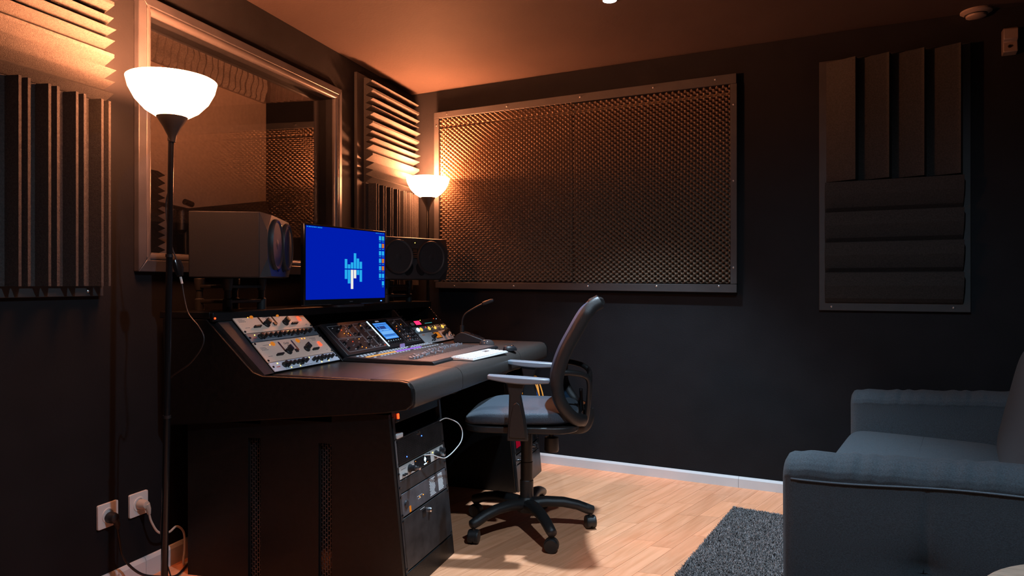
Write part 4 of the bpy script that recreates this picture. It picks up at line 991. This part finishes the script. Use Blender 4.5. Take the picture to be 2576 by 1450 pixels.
# ------------------------------------------------------------------ rug
rg = thing('rug', 'grey shaggy rug lying under the sofa', 'rug', (-.038, 3.60, 0), (0, 0, R(-12.5)))
RWd, RLn = 1.5, 2.1
part('backing', MB().prism(rrect(RWd, RLn, .03), 'z', .0, .008), mat('rug_back', (.05, .05, .05), .9), rg, loc=(RWd / 2, -RLn / 2, 0.0005))
nb = 190000
bx_ = rng.random(nb) * .80; by_ = -rng.random(nb) * 1.55
ang = rng.random(nb) * 2 * PI; ln = .007 + .007 * rng.random(nb); hgt = .004 + .007 * rng.random(nb); wd_ = .0013
dx, dy = np.cos(ang), np.sin(ang); px_, py_ = -dy * wd_, dx * wd_
z0 = np.full(nb, .007)
V = np.stack([np.stack([bx_ + px_, by_ + py_, z0], 1), np.stack([bx_ - px_, by_ - py_, z0], 1), np.stack([bx_ + dx * ln * .6 - px_ * .8, by_ + dy * ln * .6 - py_ * .8, z0 + hgt], 1), np.stack([bx_ + dx * ln * .6 + px_ * .8, by_ + dy * ln * .6 + py_ * .8, z0 + hgt], 1)], 1).reshape(-1, 3)
me = bpy.data.meshes.new('pile'); Fq = np.arange(nb * 4).reshape(-1, 4)
me.from_pydata(V.tolist(), [], Fq.tolist())
pm = bpy.data.materials.new('rug_pile'); pm.use_nodes = True; nt = pm.node_tree; b_ = nt.nodes['Principled BSDF']
ga = nt.nodes.new('ShaderNodeNewGeometry'); rr_ = nt.nodes.new('ShaderNodeValToRGB'); nt.links.new(ga.outputs['Random Per Island'], rr_.inputs['Fac'])
el = rr_.color_ramp.elements; el[0].color = (.06, .062, .066, 1); el[1].color = (.36, .36, .38, 1); e2 = el.new(.5); e2.color = (.15, .145, .145, 1); e3 = el.new(.8); e3.color = (.24, .20, .18, 1)
nt.links.new(rr_.outputs[0], b_.inputs['Base Color']); b_.inputs['Roughness'].default_value = .8
me.materials.append(pm); me.update(); tag(part('pile', me, None, rg), kind='stuff')

# ------------------------------------------------------------------ round side table in the corner of the picture
st = thing('side_table', 'round pale wooden side table at the bottom right corner', 'table', (.775, 1.555, 0))
part('top', MB().lathe([(.31, .47), (.322, .474), (.325, .485), (.322, .497), (.315, .50)], n=64), M['wood_table'], st)
for k in range(3):
    a = R(30 + 120 * k); part('leg', MB().tube([(.16 * math.cos(a), .16 * math.sin(a), .47), (.25 * math.cos(a), .25 * math.sin(a), .0095)], [.018, .012], 12), M['wood_table'], st)

# ------------------------------------------------------------------ sockets, plugs and cords
def socket(label, y, z):
    t = thing('wall_socket', label, 'socket', (XL, y, z), LWROT)
    part('plate', MB().prism(rrect(.083, .088, .006), 'y', -.010, -.0005), M['white_plastic'], t, bevel=.0015)
    part('ring', MB().lathe([(.027, -.010), (.026, -.0125), (.021, -.0125), (.020, -.0102)], n=32, axis='y', caps=False), M['white_plastic'], t)
socket('white wall socket with a black plug in it', 1.875, .294); socket('white wall socket with a beige plug in it', 2.008, .293)
def W3(y, z, o): return (XL + o, y, z)
bc = thing('power_lead', 'black power cord with plug hanging from the nearer wall socket', 'cord', (XL + .02, 1.877, .285))
def wp(l): return [(p[0] - bc.location.x, p[1] - bc.location.y, p[2] - bc.location.z) for p in l]
part('plug', MB().lathe([(.0195, -.0085), (.0195, .012), (.016, .022), (.008, .026)], n=22, axis='x'), M['black'], bc)
part('plug_grip', MB().tube([(.014, .004, -.004), (.02, .010, -.028), (.018, .012, -.042)], [.012, .010, .006], 10), M['black'], bc)
part('cable', MB().tube(spline(wp([W3(1.889, .245, .038), W3(1.892, .21, .04), W3(1.905, .13, .05), W3(1.96, .055, .07), W3(2.03, .02, .10), W3(2.08, .008, .12), W3(2.18, .008, .08), W3(2.30, .008, .05)]), 8), .0045, 8), M['black'], bc)
gc = thing('power_lead', 'beige power cord with angled plug hanging from the farther wall socket', 'cord', (XL + .02, 2.010, .293))
def wp2(l): return [(p[0] - gc.location.x, p[1] - gc.location.y, p[2] - gc.location.z) for p in l]
part('plug', MB().lathe([(.0185, -.0085), (.0185, .012), (.014, .024), (.006, .026)], n=22, axis='x'), M['beige_plastic'], gc)
part('plug_grip', MB().tube([(.018, .004, 0), (.022, .010, -.02), (.022, .014, -.04)], [.013, .010, .006], 10), M['beige_plastic'], gc)
part('cable', MB().tube(spline(wp2([W3(2.024, .253, .042), W3(2.032, .22, .045), W3(2.055, .175, .055), W3(2.10, .16, .06), W3(2.15, .165, .05), W3(2.185, .13, .05), W3(2.18, .07, .06), W3(2.165, .012, .07), W3(2.22, .007, .05)]), 8), .0042, 8), M['beige_plastic'], gc)
# lamp cord with in-line switch, running down from the first lamp
lc = thing('lamp_cord', 'thin black lamp cord with in-line dimmer hanging beside the first floor lamp', 'cord', (-1.85, 1.86, 1.13))
def at(px, py, d):
    a = (px - 1288) / 1717; b = (715 - py) / 1717
    return ((-SS + a * CC) * d - lc.location.x, (CC + a * SS) * d - lc.location.y, 1.13 + b * d - lc.location.z)
part('cable', MB().tube(spline([at(428, 470, 2.36), at(418, 510, 2.37), at(421, 560, 2.37), at(432, 620, 2.37), at(443, 650, 2.37), at(447, 662, 2.37)], 8), .0028, 8), M['black'], lc)
part('dimmer', MB().tube([at(444, 655, 2.37), at(449, 675, 2.37), at(453, 695, 2.37)], [.011, .014, .009], 10, ry=[.016, .019, .012]), M['black_gloss'], lc)
part('tag', MB().tube([at(454, 697, 2.37), at(458, 714, 2.37)], .004, 6), M['white_plastic'], lc)
part('cable', MB().tube(spline([at(458, 714, 2.37), at(464, 750, 2.36), at(475, 790, 2.34), at(500, 822, 2.32), at(513, 850, 2.31), at(505, 880, 2.31), at(478, 915, 2.33), at(450, 935, 2.35), at(432, 948, 2.365), at(424, 960, 2.37), at(416, 985, 2.37), at(412, 1100, 2.37), at(410, 1260, 2.37), at(404, 1330, 2.37), at(412, 1390, 2.37), at(432, 1460, 2.38), at(440, 1500, 2.40)], 8), .0025, 8), M['black'], lc)
# orange patch cables hanging below the desk
random.seed(5)
ends_ = [(.10, .30), (.14, .26), (.20, .38), (.24, .33), (.29, .40), (.33, .22)]
for k, (xa, xb) in enumerate(ends_):
    za, zb = .525 + .05 * (k % 2), .575 - .05 * (k % 2); drop = .10 + .03 * (k % 3)
    pts = [RG.at(xa, za, -.017), RG.at(xa, za - .005, -.045), RG.at(xa + (xb - xa) * .25, za - drop * .8, -.060 - .005 * k), RG.at((xa + xb) / 2, min(za, zb) - drop, -.060 - .006 * k), RG.at(xa + (xb - xa) * .75, zb - drop * .8, -.060 - .005 * k), RG.at(xb, zb - .005, -.045), RG.at(xb, zb, -.017)]
    o = part('patch_cable', MB().tube(spline(pts, 8), .0042, 8), M['blue_cable'] if k == 3 else M['orange_cable'], None)
    if k == 3: tag(o, 'blue patch cable hanging from the far patch bay behind the chair', 'cable')
    else: tag(o, 'orange patch cable looping from the far patch bay behind the chair', 'cable', 'orange cables of the far patch bay')
